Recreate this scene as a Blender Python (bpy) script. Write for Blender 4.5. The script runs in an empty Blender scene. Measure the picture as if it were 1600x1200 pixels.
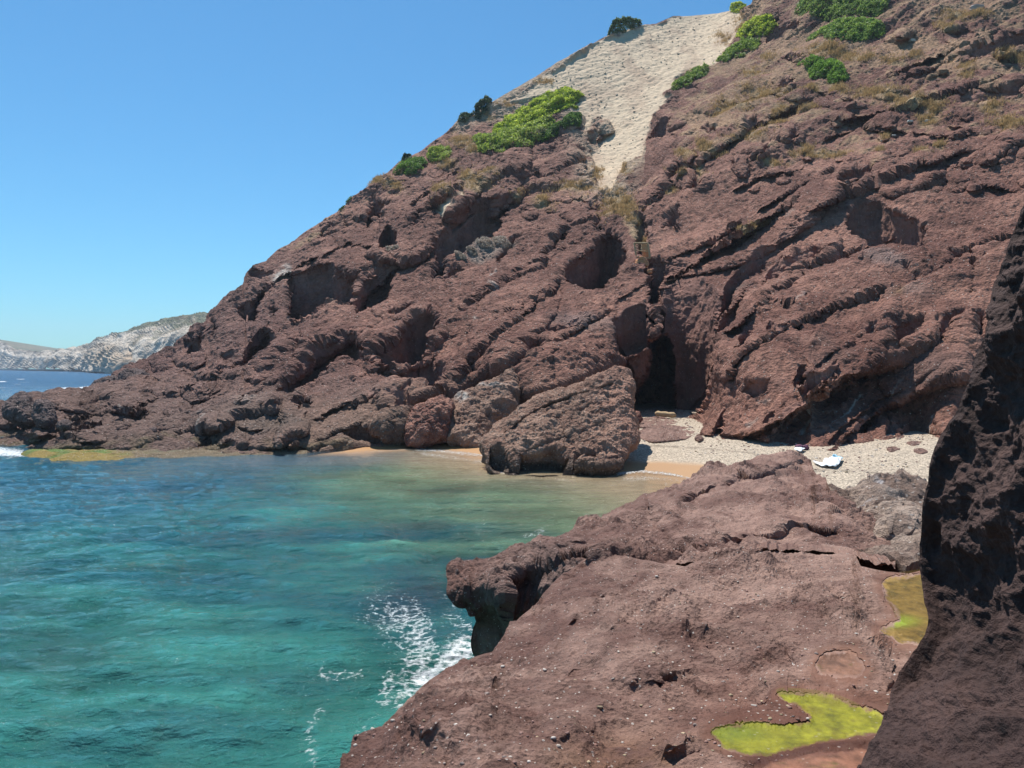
import bpy, math, time
import numpy as np
T0 = time.time()
C = bpy.context.scene.collection
scene = bpy.context.scene
R = math.radians
F32 = np.float32

# ------------------------------------------------------------------ camera, sky, sun, exposure
CAM_H = 5.5
FPX = 1200.0                       # focal length in pixels of the 1600 px wide photograph
PITCH = math.atan(26.0 / FPX)
cam_d = bpy.data.cameras.new('camera')
cam_d.sensor_width = 36.0
cam_d.lens = 36.0 * FPX / 1600.0
cam_d.clip_start = 0.1
cam_d.clip_end = 30000
cam = bpy.data.objects.new('camera', cam_d)
C.objects.link(cam)
cam.location = (0, 0, CAM_H)
cam.rotation_euler = (math.pi / 2 - PITCH, 0, 0)
scene.camera = cam

SUN_EL, SUN_AZ = 65.0, -24.0        # azimuth east of the view direction (+Y)
w = bpy.data.worlds.new('World')
scene.world = w
w.use_nodes = True
nt = w.node_tree
nt.nodes.clear()
sky = nt.nodes.new('ShaderNodeTexSky')
sky.sky_type = 'NISHITA'
sky.sun_disc = False
sky.sun_elevation = R(SUN_EL)
sky.sun_rotation = R(SUN_AZ)
sky.air_density = 1.0
sky.dust_density = 0.3
sky.ozone_density = 3.0
bg = nt.nodes.new('ShaderNodeBackground')
bg.inputs['Strength'].default_value = 0.094
wo = nt.nodes.new('ShaderNodeOutputWorld')
tint = nt.nodes.new('ShaderNodeMix'); tint.data_type = 'RGBA'; tint.blend_type = 'MULTIPLY'; tint.inputs[0].default_value = 1
tint.inputs[7].default_value = (0.37, 0.77, 0.93, 1)
nt.links.new(sky.outputs[0], tint.inputs[6])
nt.links.new(tint.outputs[2], bg.inputs[0])
nt.links.new(bg.outputs[0], wo.inputs[0])
sun_d = bpy.data.lights.new('sun', 'SUN')
sun_d.energy = 4.6
sun_d.angle = R(0.5)
sun_d.color = (1.0, 0.95, 0.88)
sun = bpy.data.objects.new('sun', sun_d)
C.objects.link(sun)
sun.rotation_euler = (R(90 - SUN_EL), 0, R(180 - SUN_AZ))
scene.view_settings.view_transform = 'Standard'
scene.view_settings.look = 'None'
scene.view_settings.exposure = 0.6
scene.view_settings.gamma = 1.0
scene.render.engine = 'CYCLES'
scene.cycles.use_denoising = True
scene.cycles.max_bounces = 5
scene.cycles.diffuse_bounces = 3
scene.cycles.transparent_max_bounces = 6

# ------------------------------------------------------------------ helpers
CP, SP = math.cos(PITCH), math.sin(PITCH)
rng = np.random.default_rng(7)

def P(x, y, Y):
    """photo pixel (1600x1200) at forward distance Y -> world point"""
    x = np.asarray(x, dtype=np.float64); y = np.asarray(y, dtype=np.float64)
    a = (x - 800) / FPX; b = (600 - y) / FPX
    dy = CP + b * SP; dz = -SP + b * CP
    k = Y / dy
    return np.stack([a * k, Y + 0 * k, CAM_H + dz * k], -1)

def Yz(x, y, z):
    """forward distance at which the pixel's ray is at height z"""
    b = (600 - np.asarray(y, dtype=np.float64)) / FPX
    return (z - CAM_H) * (CP + b * SP) / (-SP + b * CP)

def _h(ix, iy, iz, seed):
    h = (ix.astype(np.uint32) * np.uint32(374761393) + iy.astype(np.uint32) * np.uint32(668265263)
         + iz.astype(np.uint32) * np.uint32(2147483647) + np.uint32(seed * 1013904223 % 4294967296))
    h = (h ^ (h >> np.uint32(13))) * np.uint32(1274126177)
    return h ^ (h >> np.uint32(16))

_G = rng.normal(size=(256, 3)); _G /= np.linalg.norm(_G, axis=1)[:, None]; _G = _G.astype(F32)

def perlin(p, seed=0):
    sh = p.shape[:-1]
    p = p.reshape(-1, 3)
    out = np.empty(len(p), F32)
    for s in range(0, len(p), 200000):
        q = p[s:s + 200000]
        i = np.floor(q).astype(np.int64)
        f = (q - i).astype(F32)
        u = f * f * f * (f * (f * 6 - 15) + 10)
        r = 0
        for dx in (0, 1):
            wx = u[:, 0] if dx else 1 - u[:, 0]
            for dy in (0, 1):
                wy = u[:, 1] if dy else 1 - u[:, 1]
                for dz in (0, 1):
                    wz = u[:, 2] if dz else 1 - u[:, 2]
                    g = _G[_h(i[:, 0] + dx, i[:, 1] + dy, i[:, 2] + dz, seed) & np.uint32(255)]
                    d = g[:, 0] * (f[:, 0] - dx) + g[:, 1] * (f[:, 1] - dy) + g[:, 2] * (f[:, 2] - dz)
                    r = r + wx * wy * wz * d
        out[s:s + 200000] = r
    return out.reshape(sh) * 1.6

def fbm(p, size, octs=4, seed=0, gain=0.5, ridged=False):
    r = 0; a = 1.0; k = 1.0 / size
    for o in range(octs):
        n = perlin(p * k, seed + o * 17)
        if ridged: n = 1 - 2 * np.abs(n)
        r = r + a * n
        a *= gain; k *= 2.03
    return r

def cells(p, size, seed=0):
    """F1 and F2-F1 of a 3-D cell noise, and a per-cell random"""
    sh = p.shape[:-1]
    p = (p / size).reshape(-1, 3)
    O1 = np.empty(len(p), F32); O2 = np.empty(len(p), F32); O3 = np.empty(len(p), F32)
    for s in range(0, len(p), 200000):
        q = p[s:s + 200000]
        i = np.floor(q).astype(np.int64); f = (q - i).astype(F32)
        d1 = np.full(len(q), 9.0, F32); d2 = d1.copy(); rr = np.zeros(len(q), F32)
        for dx in (-1, 0, 1):
            for dy in (-1, 0, 1):
                for dz in (-1, 0, 1):
                    h = _h(i[:, 0] + dx, i[:, 1] + dy, i[:, 2] + dz, seed)
                    ox = (h & np.uint32(1023)).astype(F32) / 1023; oy = ((h >> np.uint32(10)) & np.uint32(1023)).astype(F32) / 1023
                    oz = ((h >> np.uint32(20)) & np.uint32(1023)).astype(F32) / 1023
                    d = (dx + ox - f[:, 0]) ** 2 + (dy + oy - f[:, 1]) ** 2 + (dz + oz - f[:, 2]) ** 2
                    m = d < d1
                    d2 = np.where(m, d1, np.minimum(d2, d)); rr = np.where(m, ox, rr); d1 = np.where(m, d, d1)
        O1[s:s + 200000] = np.sqrt(d1); O2[s:s + 200000] = np.sqrt(d2) - np.sqrt(d1); O3[s:s + 200000] = rr
    return O1.reshape(sh), O2.reshape(sh), O3.reshape(sh)

def blocks(p, size, seed=0, steep=1.1):
    """angular blocks: the highest of randomly turned pyramids, one per cell"""
    sh = p.shape[:-1]; p = (p / size).reshape(-1, 3); out = np.empty(len(p), F32)
    r = np.random.default_rng(seed); tab = r.normal(size=(256, 3, 3)); q_ = [np.linalg.qr(t_)[0] for t_ in tab]; tab = np.array(q_, F32)
    asp = (0.7 + 0.9 * r.random((256, 3))).astype(F32)
    for s in range(0, len(p), 150000):
        q = p[s:s + 150000]; i = np.floor(q).astype(np.int64); f = (q - i).astype(F32); best = np.full(len(q), -9.0, F32)
        for dx in (-1, 0, 1):
            for dy in (-1, 0, 1):
                for dz in (-1, 0, 1):
                    h = _h(i[:, 0] + dx, i[:, 1] + dy, i[:, 2] + dz, seed)
                    d = np.stack([dx - f[:, 0] + (h & np.uint32(1023)).astype(F32) / 1023, dy - f[:, 1] + ((h >> np.uint32(10)) & np.uint32(1023)).astype(F32) / 1023, dz - f[:, 2] + ((h >> np.uint32(20)) & np.uint32(1023)).astype(F32) / 1023], -1)
                    k = (h >> np.uint32(5)) & np.uint32(255)
                    R_ = tab[k]; m = np.abs(np.einsum('nij,nj->ni', R_, d) * asp[k]).max(1)
                    best = np.maximum(best, (k.astype(F32) / 255) * 0.7 - steep * m)
        out[s:s + 150000] = best
    return out.reshape(sh)

def sm(x, a, b):
    t = np.clip((x - a) / (b - a), 0, 1)
    return t * t * (3 - 2 * t)

def rbf(ctrl):
    c = np.array(ctrl, float); X = c[:, :2] / 200.0; n = len(c)
    def U(r2): return np.where(r2 > 1e-12, 0.5 * r2 * np.log(r2 + 1e-12), 0)
    r2 = ((X[:, None] - X[None]) ** 2).sum(-1)
    A = np.zeros((n + 3, n + 3)); A[:n, :n] = U(r2) + np.eye(n) * 1e-3
    A[:n, n] = 1; A[:n, n + 1:] = X; A[n, :n] = 1; A[n + 1:, :n] = X.T
    s = np.linalg.solve(A, np.concatenate([c[:, 2], np.zeros(3)]))
    def f(x, y):
        x = np.asarray(x) / 200.0; y = np.asarray(y) / 200.0
        v = s[n] + s[n + 1] * x + s[n + 2] * y
        for k in range(n):
            v = v + s[k] * U((x - X[k, 0]) ** 2 + (y - X[k, 1]) ** 2)
        return v
    return f

def inpoly(x, y, poly):
    r = np.zeros(x.shape, bool)
    n = len(poly)
    for i in range(n):
        x1, y1 = poly[i]; x2, y2 = poly[(i + 1) % n]
        if y1 == y2: continue
        c = (y1 > y) != (y2 > y)
        r ^= c & (x < (x2 - x1) * (y - y1) / (y2 - y1) + x1)
    return r

def dist_line(x, y, pts, closed=False):
    d = np.full(x.shape, 1e9)
    n = len(pts)
    for i in range(n if closed else n - 1):
        x1, y1 = pts[i]; x2, y2 = pts[(i + 1) % n]
        ax, ay = x2 - x1, y2 - y1
        t = np.clip(((x - x1) * ax + (y - y1) * ay) / (ax * ax + ay * ay + 1e-9), 0, 1)
        d = np.minimum(d, np.hypot(x - x1 - t * ax, y - y1 - t * ay))
    return d

def bbox(GX, GY, pts, m):
    a = np.array(pts, float)
    sel = (GX > a[:, 0].min() - m) & (GX < a[:, 0].max() + m) & (GY > a[:, 1].min() - m) & (GY < a[:, 1].max() + m)
    if not sel.any(): return None
    r = np.where(sel.any(1))[0]; c = np.where(sel.any(0))[0]
    return (slice(r[0], r[-1] + 1), slice(c[0], c[-1] + 1))

def blur(a, k):
    for ax in (0, 1):
        for _ in range(k):
            b = np.roll(a, 1, ax); c = np.roll(a, -1, ax)
            idx = [slice(None)] * a.ndim; idx[ax] = 0; b[tuple(idx)] = a[tuple(idx)]
            idx[ax] = -1; c[tuple(idx)] = a[tuple(idx)]
            a = (a * 2 + b + c) / 4
    return a

def grid_normals(p):
    du = np.gradient(p, axis=1); dv = np.gradient(p, axis=0)
    n = np.cross(du, dv)
    n /= np.linalg.norm(n, axis=-1)[..., None] + 1e-12
    v = p - np.array([0, 0, CAM_H])
    s = np.sign((n * v).sum(-1)); s[s == 0] = 1
    return -n * s[..., None]

def grid_mesh(name, p, mat, col=None, smooth=False, closed=False, extra=None, parent=None):
    """one object from a rows x columns grid of points"""
    nr, nc = p.shape[:2]
    idx = np.arange(nr * nc).reshape(nr, nc)
    if closed: idx = np.concatenate([idx, idx[:, :1]], 1)
    q = np.stack([idx[:-1, :-1], idx[1:, :-1], idx[1:, 1:], idx[:-1, 1:]], -1).reshape(-1, 4)
    return raw_mesh(name, p.reshape(-1, 3), q, mat, None if col is None else col.reshape(-1, 3), smooth, extra, parent)

def raw_mesh(name, v, f, mat, col=None, smooth=False, extra=None, parent=None):
    me = bpy.data.meshes.new(name)
    k = f.shape[1]
    me.vertices.add(len(v)); me.vertices.foreach_set('co', np.ascontiguousarray(v, F32).ravel())
    me.loops.add(f.size); me.loops.foreach_set('vertex_index', np.ascontiguousarray(f, np.int32).ravel())
    me.polygons.add(len(f)); me.polygons.foreach_set('loop_start', np.arange(0, f.size, k, dtype=np.int32))
    me.polygons.foreach_set('use_smooth', np.full(len(f), smooth, bool))
    me.update(calc_edges=True)
    if col is not None:
        a = me.color_attributes.new('Col', 'FLOAT_COLOR', 'POINT')
        c4 = np.ones((len(v), 4), F32); c4[:, :3] = col
        a.data.foreach_set('color', c4.ravel())
    if extra:
        for kx, vx in extra.items():
            a = me.attributes.new(kx, 'FLOAT', 'POINT'); a.data.foreach_set('value', np.ascontiguousarray(vx, F32).ravel())
    me.materials.append(mat)
    o = bpy.data.objects.new(name, me); C.objects.link(o)
    if parent is not None: o.parent = parent
    return o

def tag(o, label=None, cat=None, group=None, kind=None):
    for k_, v_ in (('label', label), ('category', cat), ('group', group), ('kind', kind)):
        if v_: o[k_] = v_
    return o

def empty(name, loc, label, cat, group=None):
    o = bpy.data.objects.new(name, None); C.objects.link(o); o.location = loc
    return tag(o, label, cat, group)

# ------------------------------------------------------------------ materials
def new_mat(name):
    m = bpy.data.materials.new(name); m.use_nodes = True
    t = m.node_tree; t.nodes.clear()
    o = t.nodes.new('ShaderNodeOutputMaterial'); b = t.nodes.new('ShaderNodeBsdfPrincipled')
    t.links.new(b.outputs[0], o.inputs[0])
    return m, t, b, o

def N(t, kind, **kw):
    n = t.nodes.new(kind)
    for k_, v_ in kw.items():
        if k_ in n.inputs: n.inputs[k_].default_value = v_
        else: setattr(n, k_, v_)
    return n

def mth(t, op, a, b=None, clamp=False):
    n = t.nodes.new('ShaderNodeMath'); n.operation = op; n.use_clamp = clamp
    for i, v in enumerate((a, b)):
        if v is None: continue
        if isinstance(v, (int, float)): n.inputs[i].default_value = v
        else: t.links.new(v, n.inputs[i])
    return n.outputs[0]

def mix(t, fac, a, b, mode='MIX'):
    n = t.nodes.new('ShaderNodeMix'); n.data_type = 'RGBA'; n.blend_type = mode
    for s, v in ((n.inputs[0], fac), (n.inputs[6], a), (n.inputs[7], b)):
        if isinstance(v, (int, float)): s.default_value = v
        elif isinstance(v, tuple): s.default_value = (*v, 1)
        else: t.links.new(v, s)
    return n.outputs[2]

def rock_mat(name, scale, bump, speck=0.0, speck_size=1.0, rough=0.85, contrast=0.5):
    """col attribute x mottling, pitted bump, pale pebbles; scale in metres"""
    m, t, b, o = new_mat(name)
    at = N(t, 'ShaderNodeAttribute', attribute_name='Col')
    tc = N(t, 'ShaderNodeTexCoord').outputs['Object']
    n1 = N(t, 'ShaderNodeTexNoise', Scale=0.35 / scale, Detail=6.0, Roughness=0.65)
    n2 = N(t, 'ShaderNodeTexNoise', Scale=3.0 / scale, Detail=5.0, Roughness=0.7)
    vo = N(t, 'ShaderNodeTexVoronoi', Scale=1.8 / scale)
    vs = N(t, 'ShaderNodeTexVoronoi', Scale=1.0 / (scale * 0.35 * speck_size))
    for n in (n1, n2, vo, vs): t.links.new(tc, n.inputs['Vector'])
    v1 = mth(t, 'MULTIPLY_ADD', n1.outputs[0], 1.6 * contrast * 1.3); t.nodes[-1].inputs[2].default_value = 1 - 0.8 * contrast * 1.3
    v2 = mth(t, 'MULTIPLY_ADD', n2.outputs[0], 1.7 * contrast * 1.3); t.nodes[-1].inputs[2].default_value = 1 - 0.85 * contrast * 1.3
    v = mth(t, 'MULTIPLY', v1, v2)
    sf = N(t, 'ShaderNodeAttribute', attribute_name='soft').outputs['Fac']; hard = mth(t, 'SUBTRACT', 1.0, mth(t, 'MULTIPLY', sf, 0.75))
    v = mth(t, 'ADD', 1.0, mth(t, 'MULTIPLY', mth(t, 'SUBTRACT', v, 1.0), hard))
    cc = N(t, 'ShaderNodeCombineColor')
    for i in range(3): t.links.new(v, cc.inputs[i])
    c = mix(t, 1.0, at.outputs['Color'], cc.outputs[0], 'MULTIPLY')
    if speck > 0:
        rnd = N(t, 'ShaderNodeSeparateColor'); t.links.new(vs.outputs['Color'], rnd.inputs[0])
        f1 = mth(t, 'LESS_THAN', vs.outputs['Distance'], 0.36)
        f2 = mth(t, 'LESS_THAN', rnd.outputs[0], speck)
        f = mth(t, 'MULTIPLY', f1, f2)
        f = mth(t, 'MULTIPLY', mth(t, 'MULTIPLY', f, hard), mth(t, 'MULTIPLY_ADD', rnd.outputs[1], 0.6))
        c = mix(t, f, c, (0.50, 0.44, 0.39))
    t.links.new(c, b.inputs['Base Color'])
    b.inputs['Roughness'].default_value = rough
    b.inputs['Specular IOR Level'].default_value = 0.3
    hsum = mth(t, 'ADD', mth(t, 'MULTIPLY', vo.outputs['Distance'], 0.6), n2.outputs[0])
    hsum = mth(t, 'ADD', hsum, mth(t, 'MULTIPLY', n1.outputs[0], 1.2))
    bp = N(t, 'ShaderNodeBump', Strength=1.0, Distance=bump)
    t.links.new(hard, bp.inputs['Strength'])
    t.links.new(hsum, bp.inputs['Height']); t.links.new(bp.outputs[0], b.inputs['Normal'])
    return m

M_hill = rock_mat('red_rock_far', 0.36, 0.26, 0.06, 1.0, 0.9, 0.7)
M_mid = rock_mat('red_rock_mid', 0.28, 0.15, 0.12, 0.8, 0.9, 0.5)
M_near = rock_mat('red_rock_near', 0.06, 0.022, 0.05, 1.0, 0.7, 0.5)
M_wall = rock_mat('dark_rock_near', 0.09, 0.03, 0.0, 1.0, 0.85, 0.4)
M_far = rock_mat('pale_limestone', 12.0, 4.0, 0.0, 1.0, 0.95, 0.5)

ROCK = np.array([0.172, 0.073, 0.053]); ROCK2 = np.array([0.375, 0.188, 0.135]); ROCKG = np.array([0.25, 0.168, 0.120])
PALE = np.array([0.56, 0.435, 0.30]); TAN = np.array([0.33, 0.225, 0.12]); WHITE = np.array([0.62, 0.57, 0.50])
ALG = np.array([0.10, 0.15, 0.03]); BLACKR = np.array([0.06, 0.05, 0.045])

def lerp(a, b, f): return a * (1 - f[..., None]) + b * f[..., None]

# ------------------------------------------------------------------ relief features (pixel outlines carried at their true distances)
def warp(GX, GY, p, size, amp):
    return GX + amp * fbm(p, size, 4, 91, 0.6), GY + amp * fbm(p, size, 4, 47, 0.6)

def cut(Yd, GX, GY, poly, k=0.9, extra=0.0, face=None):
    """a steep joint face: below its top edge the rock keeps standing upright instead of following the slope"""
    bb = bbox(GX, GY, poly, 4)
    if bb is None: return
    x, y, Y = GX[bb], GY[bb], Yd[bb]
    m = inpoly(x, y, poly)
    if not m.any(): return
    has = m.any(0); top = np.argmax(m, 0)
    cols = np.where(has)[0]
    yt = Y[top[cols], cols]; yp = y[top[cols], cols]
    kk = min(CUTK, len(cols)); ker = np.ones(kk) / kk
    if len(cols) > 3:
        pad = kk // 2
        yt = np.convolve(np.pad(yt, (pad, kk - 1 - pad), 'edge'), ker, 'valid')
    for j, a, yy in zip(cols, yt, yp):
        mm = m[:, j]
        Y[mm, j] = np.maximum(Y[mm, j], Y[mm, j] * (1 - k) + k * a + extra * (1 - np.exp(-(y[mm, j] - yy) / 8.0)))
    if face is not None: face[bb] = np.maximum(face[bb], m)

def lip(Yd, GX, GY, line, h, wd):
    wd = wd * 1.5; h = h * LIPK
    """bedding ledge: overhanging lip, undercut just below the line, fading out downslope"""
    bb = bbox(GX, GY, line, wd * 4)
    if bb is None: return
    x, y = GX[bb], GY[bb]
    a = np.array(line, float); a = a[np.argsort(a[:, 0])]
    ly = np.interp(x, a[:, 0], a[:, 1])
    L = a[-1, 0] - a[0, 0]
    ends = sm(x, a[0, 0], a[0, 0] + L * .12) * (1 - sm(x, a[-1, 0] - L * .12, a[-1, 0]))
    d = y - ly
    ang = abs(a[-1, 1] - a[0, 1]) / max(L, 1)
    d = d / math.sqrt(1 + ang * ang)
    Yd[bb] += h * ends * np.where(d > 0, sm(d, 0, LIPS_) * np.exp(-np.maximum(d, 0) / wd), 0) - 0.35 * h * ends * np.where(d <= 0, np.exp(d / wd), np.exp(-np.maximum(d, 0) / (LIPS_ * .5)))

LIPK = 1.0; LIPS_ = 3.0; CUTK = 15
def crev(Yd, GX, GY, line, h, wd):
    bb = bbox(GX, GY, line, wd * 4)
    if bb is None: return
    d = dist_line(GX[bb], GY[bb], line)
    Yd[bb] += h * np.exp(-(d / wd) ** 2)

def bulge(Yd, GX, GY, poly, h, soft):
    bb = bbox(GX, GY, poly, 4)
    if bb is None: return
    x, y = GX[bb], GY[bb]
    m = inpoly(x, y, poly)
    d = np.minimum(dist_line(x, y, poly, True) / soft, 1)
    Yd[bb] -= np.where(m, h * np.sqrt(np.maximum(1 - (1 - d) ** 2, 0)), 0)

def ell(GX, GY, x, y, rx, ry):
    return np.exp(-(((GX - x) / rx) ** 2 + ((GY - y) / ry) ** 2) ** 1.5)

# ------------------------------------------------------------------ beach and sea bed height
SHORE_PX = [(300, 712), (560, 706), (645, 699), (700, 702), (757, 712), (860, 728), (965, 739), (1000, 735), (1040, 738), (1078, 748), (1095, 765), (1180, 785), (1300, 790), (1420, 800), (1600, 812)]
SHORE = np.array([P(x, y, Yz(x, y, 0.0))[:2] for x, y in SHORE_PX])

def shore_sd(X, Y):
    d = np.full(X.shape, 1e9); s = np.ones(X.shape)
    for i in range(len(SHORE) - 1):
        (x1, y1), (x2, y2) = SHORE[i], SHORE[i + 1]
        ax, ay = x2 - x1, y2 - y1
        t = np.clip(((X - x1) * ax + (Y - y1) * ay) / (ax * ax + ay * ay), 0, 1)
        dd = np.hypot(X - x1 - t * ax, Y - y1 - t * ay)
        side = ax * (Y - y1) - ay * (X - x1)
        c = dd < d
        d = np.where(c, dd, d); s = np.where(c, np.sign(side), s)
    return np.minimum(d * s, X + 11.0)

def beach_z(X, Y):
    d = shore_sd(np.asarray(X, float), np.asarray(Y, float))
    return np.where(d > 0, 1.7 * (1 - np.exp(-np.maximum(d, 0) / 11.0)), np.maximum(0.085 * d, -3.5))

def Yb(x, y):
    """distance where the pixel's ray meets the beach"""
    Ys = np.linspace(15, 110, 2000)
    p = P(x, y, Ys)
    dz = p[:, 2] - beach_z(p[:, 0], p[:, 1])
    k = np.where(dz < 0)[0]
    return float(Ys[k[0]]) if len(k) else 110.0

# ------------------------------------------------------------------ the hill
SKY = [(-120, 640), (-40, 634), (0, 630), (14, 628), (19, 627), (27, 619), (36, 616), (53, 622), (66, 625), (81, 622), (103, 619), (122, 616), (141, 603), (160, 594), (187, 585), (219, 577), (244, 558), (262, 553),
       (278, 548), (290, 535), (300, 522), (302, 512), (312, 507), (322, 508), (328, 497), (331, 490), (340, 478), (346, 470), (362, 457), (380, 450), (384, 446), (381, 437), (386, 424), (400, 414),
       (416, 408), (437, 387), (452, 381), (469, 368), (497, 351), (515, 340), (533, 331), (560, 306), (585, 287), (600, 276), (625, 252), (655, 238), (700, 205), (716, 188), (740, 180), (770, 158), (800, 140), (837, 120),
       (870, 98), (900, 84), (919, 72), (945, 58), (975, 48), (1005, 40), (1025, 38), (1050, 27), (1087, 24), (1120, 21), (1155, 14), (1174, 8), (1180, -2), (1230, -30), (1320, -55), (1450, -80), (1620, -100), (1800, -120)]
FOOT = [(-120, 700), (0, 694), (60, 698), (90, 702), (200, 706), (330, 708), (440, 710), (540, 702), (640, 695), (700, 691), (760, 694), (850, 700), (960, 690), (985, 660), (1000, 650), (1040, 649), (1078, 657),
        (1090, 680), (1150, 690), (1215, 700), (1250, 698), (1270, 702), (1300, 703), (1370, 690), (1400, 682), (1430, 672), (1470, 686), (1520, 690), (1620, 694), (1800, 700)]
ctrl = []
for x, y in FOOT:
    ctrl.append((x, y, Yb(x, y) if x > 560 else float(Yz(x, y, 0.0))))
for x, y, Y in [(0, 632, 78), (60, 650, 62), (100, 650, 61), (140, 606, 88), (200, 600, 84), (230, 575, 92), (200, 650, 62), (330, 640, 62), (300, 600, 76), (330, 498, 96), (385, 440, 103), (460, 375, 112),
                (560, 306, 121), (625, 252, 127), (716, 188, 134), (800, 140, 141), (919, 72, 150), (1025, 38, 156), (1120, 21, 158), (1180, -5, 150), (1320, -55, 135), (1450, -80, 128), (1620, -100, 122), (1800, -120, 120),
                (450, 620, 64), (450, 520, 82), (600, 600, 62), (600, 450, 88), (760, 600, 60), (760, 450, 82), (760, 300, 112), (900, 550, 64), (900, 400, 86), (940, 230, 122),
                (1000, 520, 66), (1010, 380, 88), (1100, 560, 58), (1150, 400, 76), (1150, 200, 104), (1250, 600, 49), (1300, 450, 64), (1300, 250, 88), (1300, 80, 116),
                (1450, 560, 50), (1500, 400, 62), (1500, 200, 84), (1550, 50, 105), (1700, 400, 58)]:
    ctrl.append((x, y, Y))
hill_base = rbf(ctrl)

NC, NR = 1480, 800
xs = np.linspace(-110, 1760, NC)
sky_a = np.array(SKY, float); foot_a = np.array(FOOT, float)
top = np.interp(xs, sky_a[:, 0], sky_a[:, 1]); bot = np.interp(xs, foot_a[:, 0], foot_a[:, 1]) + 9
v = np.linspace(0, 1, NR)[:, None]
GX = np.broadcast_to(xs, (NR, NC)).copy()
GY = top[None] * (1 - v) + bot[None] * v
Yd = hill_base(GX, np.minimum(GY, np.interp(xs, foot_a[:, 0], foot_a[:, 1])[None] + 2))
p0 = P(GX, GY, Yd)
WX, WY = warp(GX, GY, p0, 5.0, 4.0)
WX2, WY2 = warp(GX, GY, p0, 2.5, 3.0)
WX2 = WX2 + 3.2 * fbm(p0, 1.3, 4, 191, .6); WY2 = WY2 + 3.2 * fbm(p0, 1.3, 4, 147, .6)
face = np.zeros(GX.shape)

# broad rock masses
BULGES = [
    ([(430, 700), (440, 640), (500, 600), (560, 585), (620, 590), (690, 600), (705, 645), (640, 690), (540, 700)], 3.0, 40),
    ([(850, 650), (760, 560), (780, 500), (840, 470), (940, 470), (985, 520), (975, 570), (940, 600), (900, 640)], 3.0, 45),
    ([(720, 560), (740, 520), (770, 470), (850, 440), (880, 470), (850, 520), (830, 535), (770, 590)], 2.0, 25),
    ([(560, 530), (600, 500), (650, 470), (690, 500), (690, 530), (640, 590), (580, 590)], 2.0, 20),
    ([(1090, 680), (1120, 520), (1200, 450), (1300, 420), (1400, 450), (1400, 560), (1260, 640), (1200, 690)], 2.5, 60),
    ([(1240, 600), (1262, 560), (1310, 560), (1312, 590), (1262, 622)], 1.4, 14),
    ([(1286, 613), (1300, 590), (1311, 600), (1300, 615), (1284, 622)], 1.0, 8),
    ([(1380, 600), (1400, 560), (1500, 550), (1530, 600), (1480, 680), (1400, 680)], 1.5, 40),
    ([(1040, 440), (1080, 410), (1200, 350), (1260, 300), (1330, 280), (1300, 330), (1200, 400), (1100, 430)], 3.0, 22),
    ([(1180, 450), (1240, 395), (1310, 380), (1300, 405), (1240, 425)], 1.6, 12),
    ([(570, 400), (600, 330), (680, 270), (750, 300), (700, 370), (640, 420)], 4.0, 30),
    ([(450, 430), (500, 380), (590, 380), (620, 410), (560, 430)], 3.0, 18),
    ([(670, 300), (740, 250), (830, 250), (810, 310), (700, 350)], 4.0, 25),
    ([(850, 330), (880, 300), (930, 310), (945, 350), (900, 350)], 2.2, 14),
    ([(840, 300), (860, 260), (900, 230), (920, 290), (900, 300)], 3.0, 16),
    ([(330, 640), (370, 600), (450, 570), (500, 580), (440, 630), (390, 650)], 1.5, 14),
    ([(375, 570), (400, 510), (435, 510), (470, 530), (450, 560), (400, 600)], 2.0, 14),
    ([(340, 700), (350, 650), (420, 625), (480, 640), (480, 680), (440, 705)], 2.0, 20),
    ([(95, 700), (130, 680), (200, 660), (240, 665), (250, 690), (200, 705)], 1.5, 14),
    ([(1360, 290), (1440, 250), (1480, 250), (1470, 290), (1400, 310)], 1.6, 12),
]
for pl, h, s in BULGES: bulge(Yd, WX, WY, pl, h, s)
# domes and knobs scattered over the upper slope
GRADY = np.clip(np.abs(np.gradient(Yd, axis=0) / np.gradient(GY, axis=0)), 0, .8)
SHELF = []
r2_ = np.random.default_rng(77)
for _ in range(110):
    x_, y_ = r2_.uniform(1020, 1640), r2_.uniform(30, 300)
    if not (1150 < x_ < 1400 and y_ < 140) and not (x_ < 1170 and y_ < 170): SHELF.append((x_, y_, r2_.uniform(8, 26), r2_.uniform(4, 9), r2_.uniform(1.2, 3.2)))
for _ in range(40):
    x_, y_ = r2_.uniform(560, 920), r2_.uniform(190, 340)
    if y_ > 280 - (x_ - 600) * .4: SHELF.append((x_, y_, r2_.uniform(8, 24), r2_.uniform(4, 9), r2_.uniform(1.0, 3)))
r_ = np.random.default_rng(21)
for _ in range(55):
    x_, y_ = r_.uniform(-80, 430), r_.uniform(588, 700)
    if y_ > 596 + (170 - x_) * .25 and y_ > np.interp(x_, [s_[0] for s_ in SKY], [s_[1] for s_ in SKY]) + 6: SHELF.append((x_, y_, r_.uniform(10, 30), r_.uniform(4, 10), r_.uniform(.3, .9)))
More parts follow.
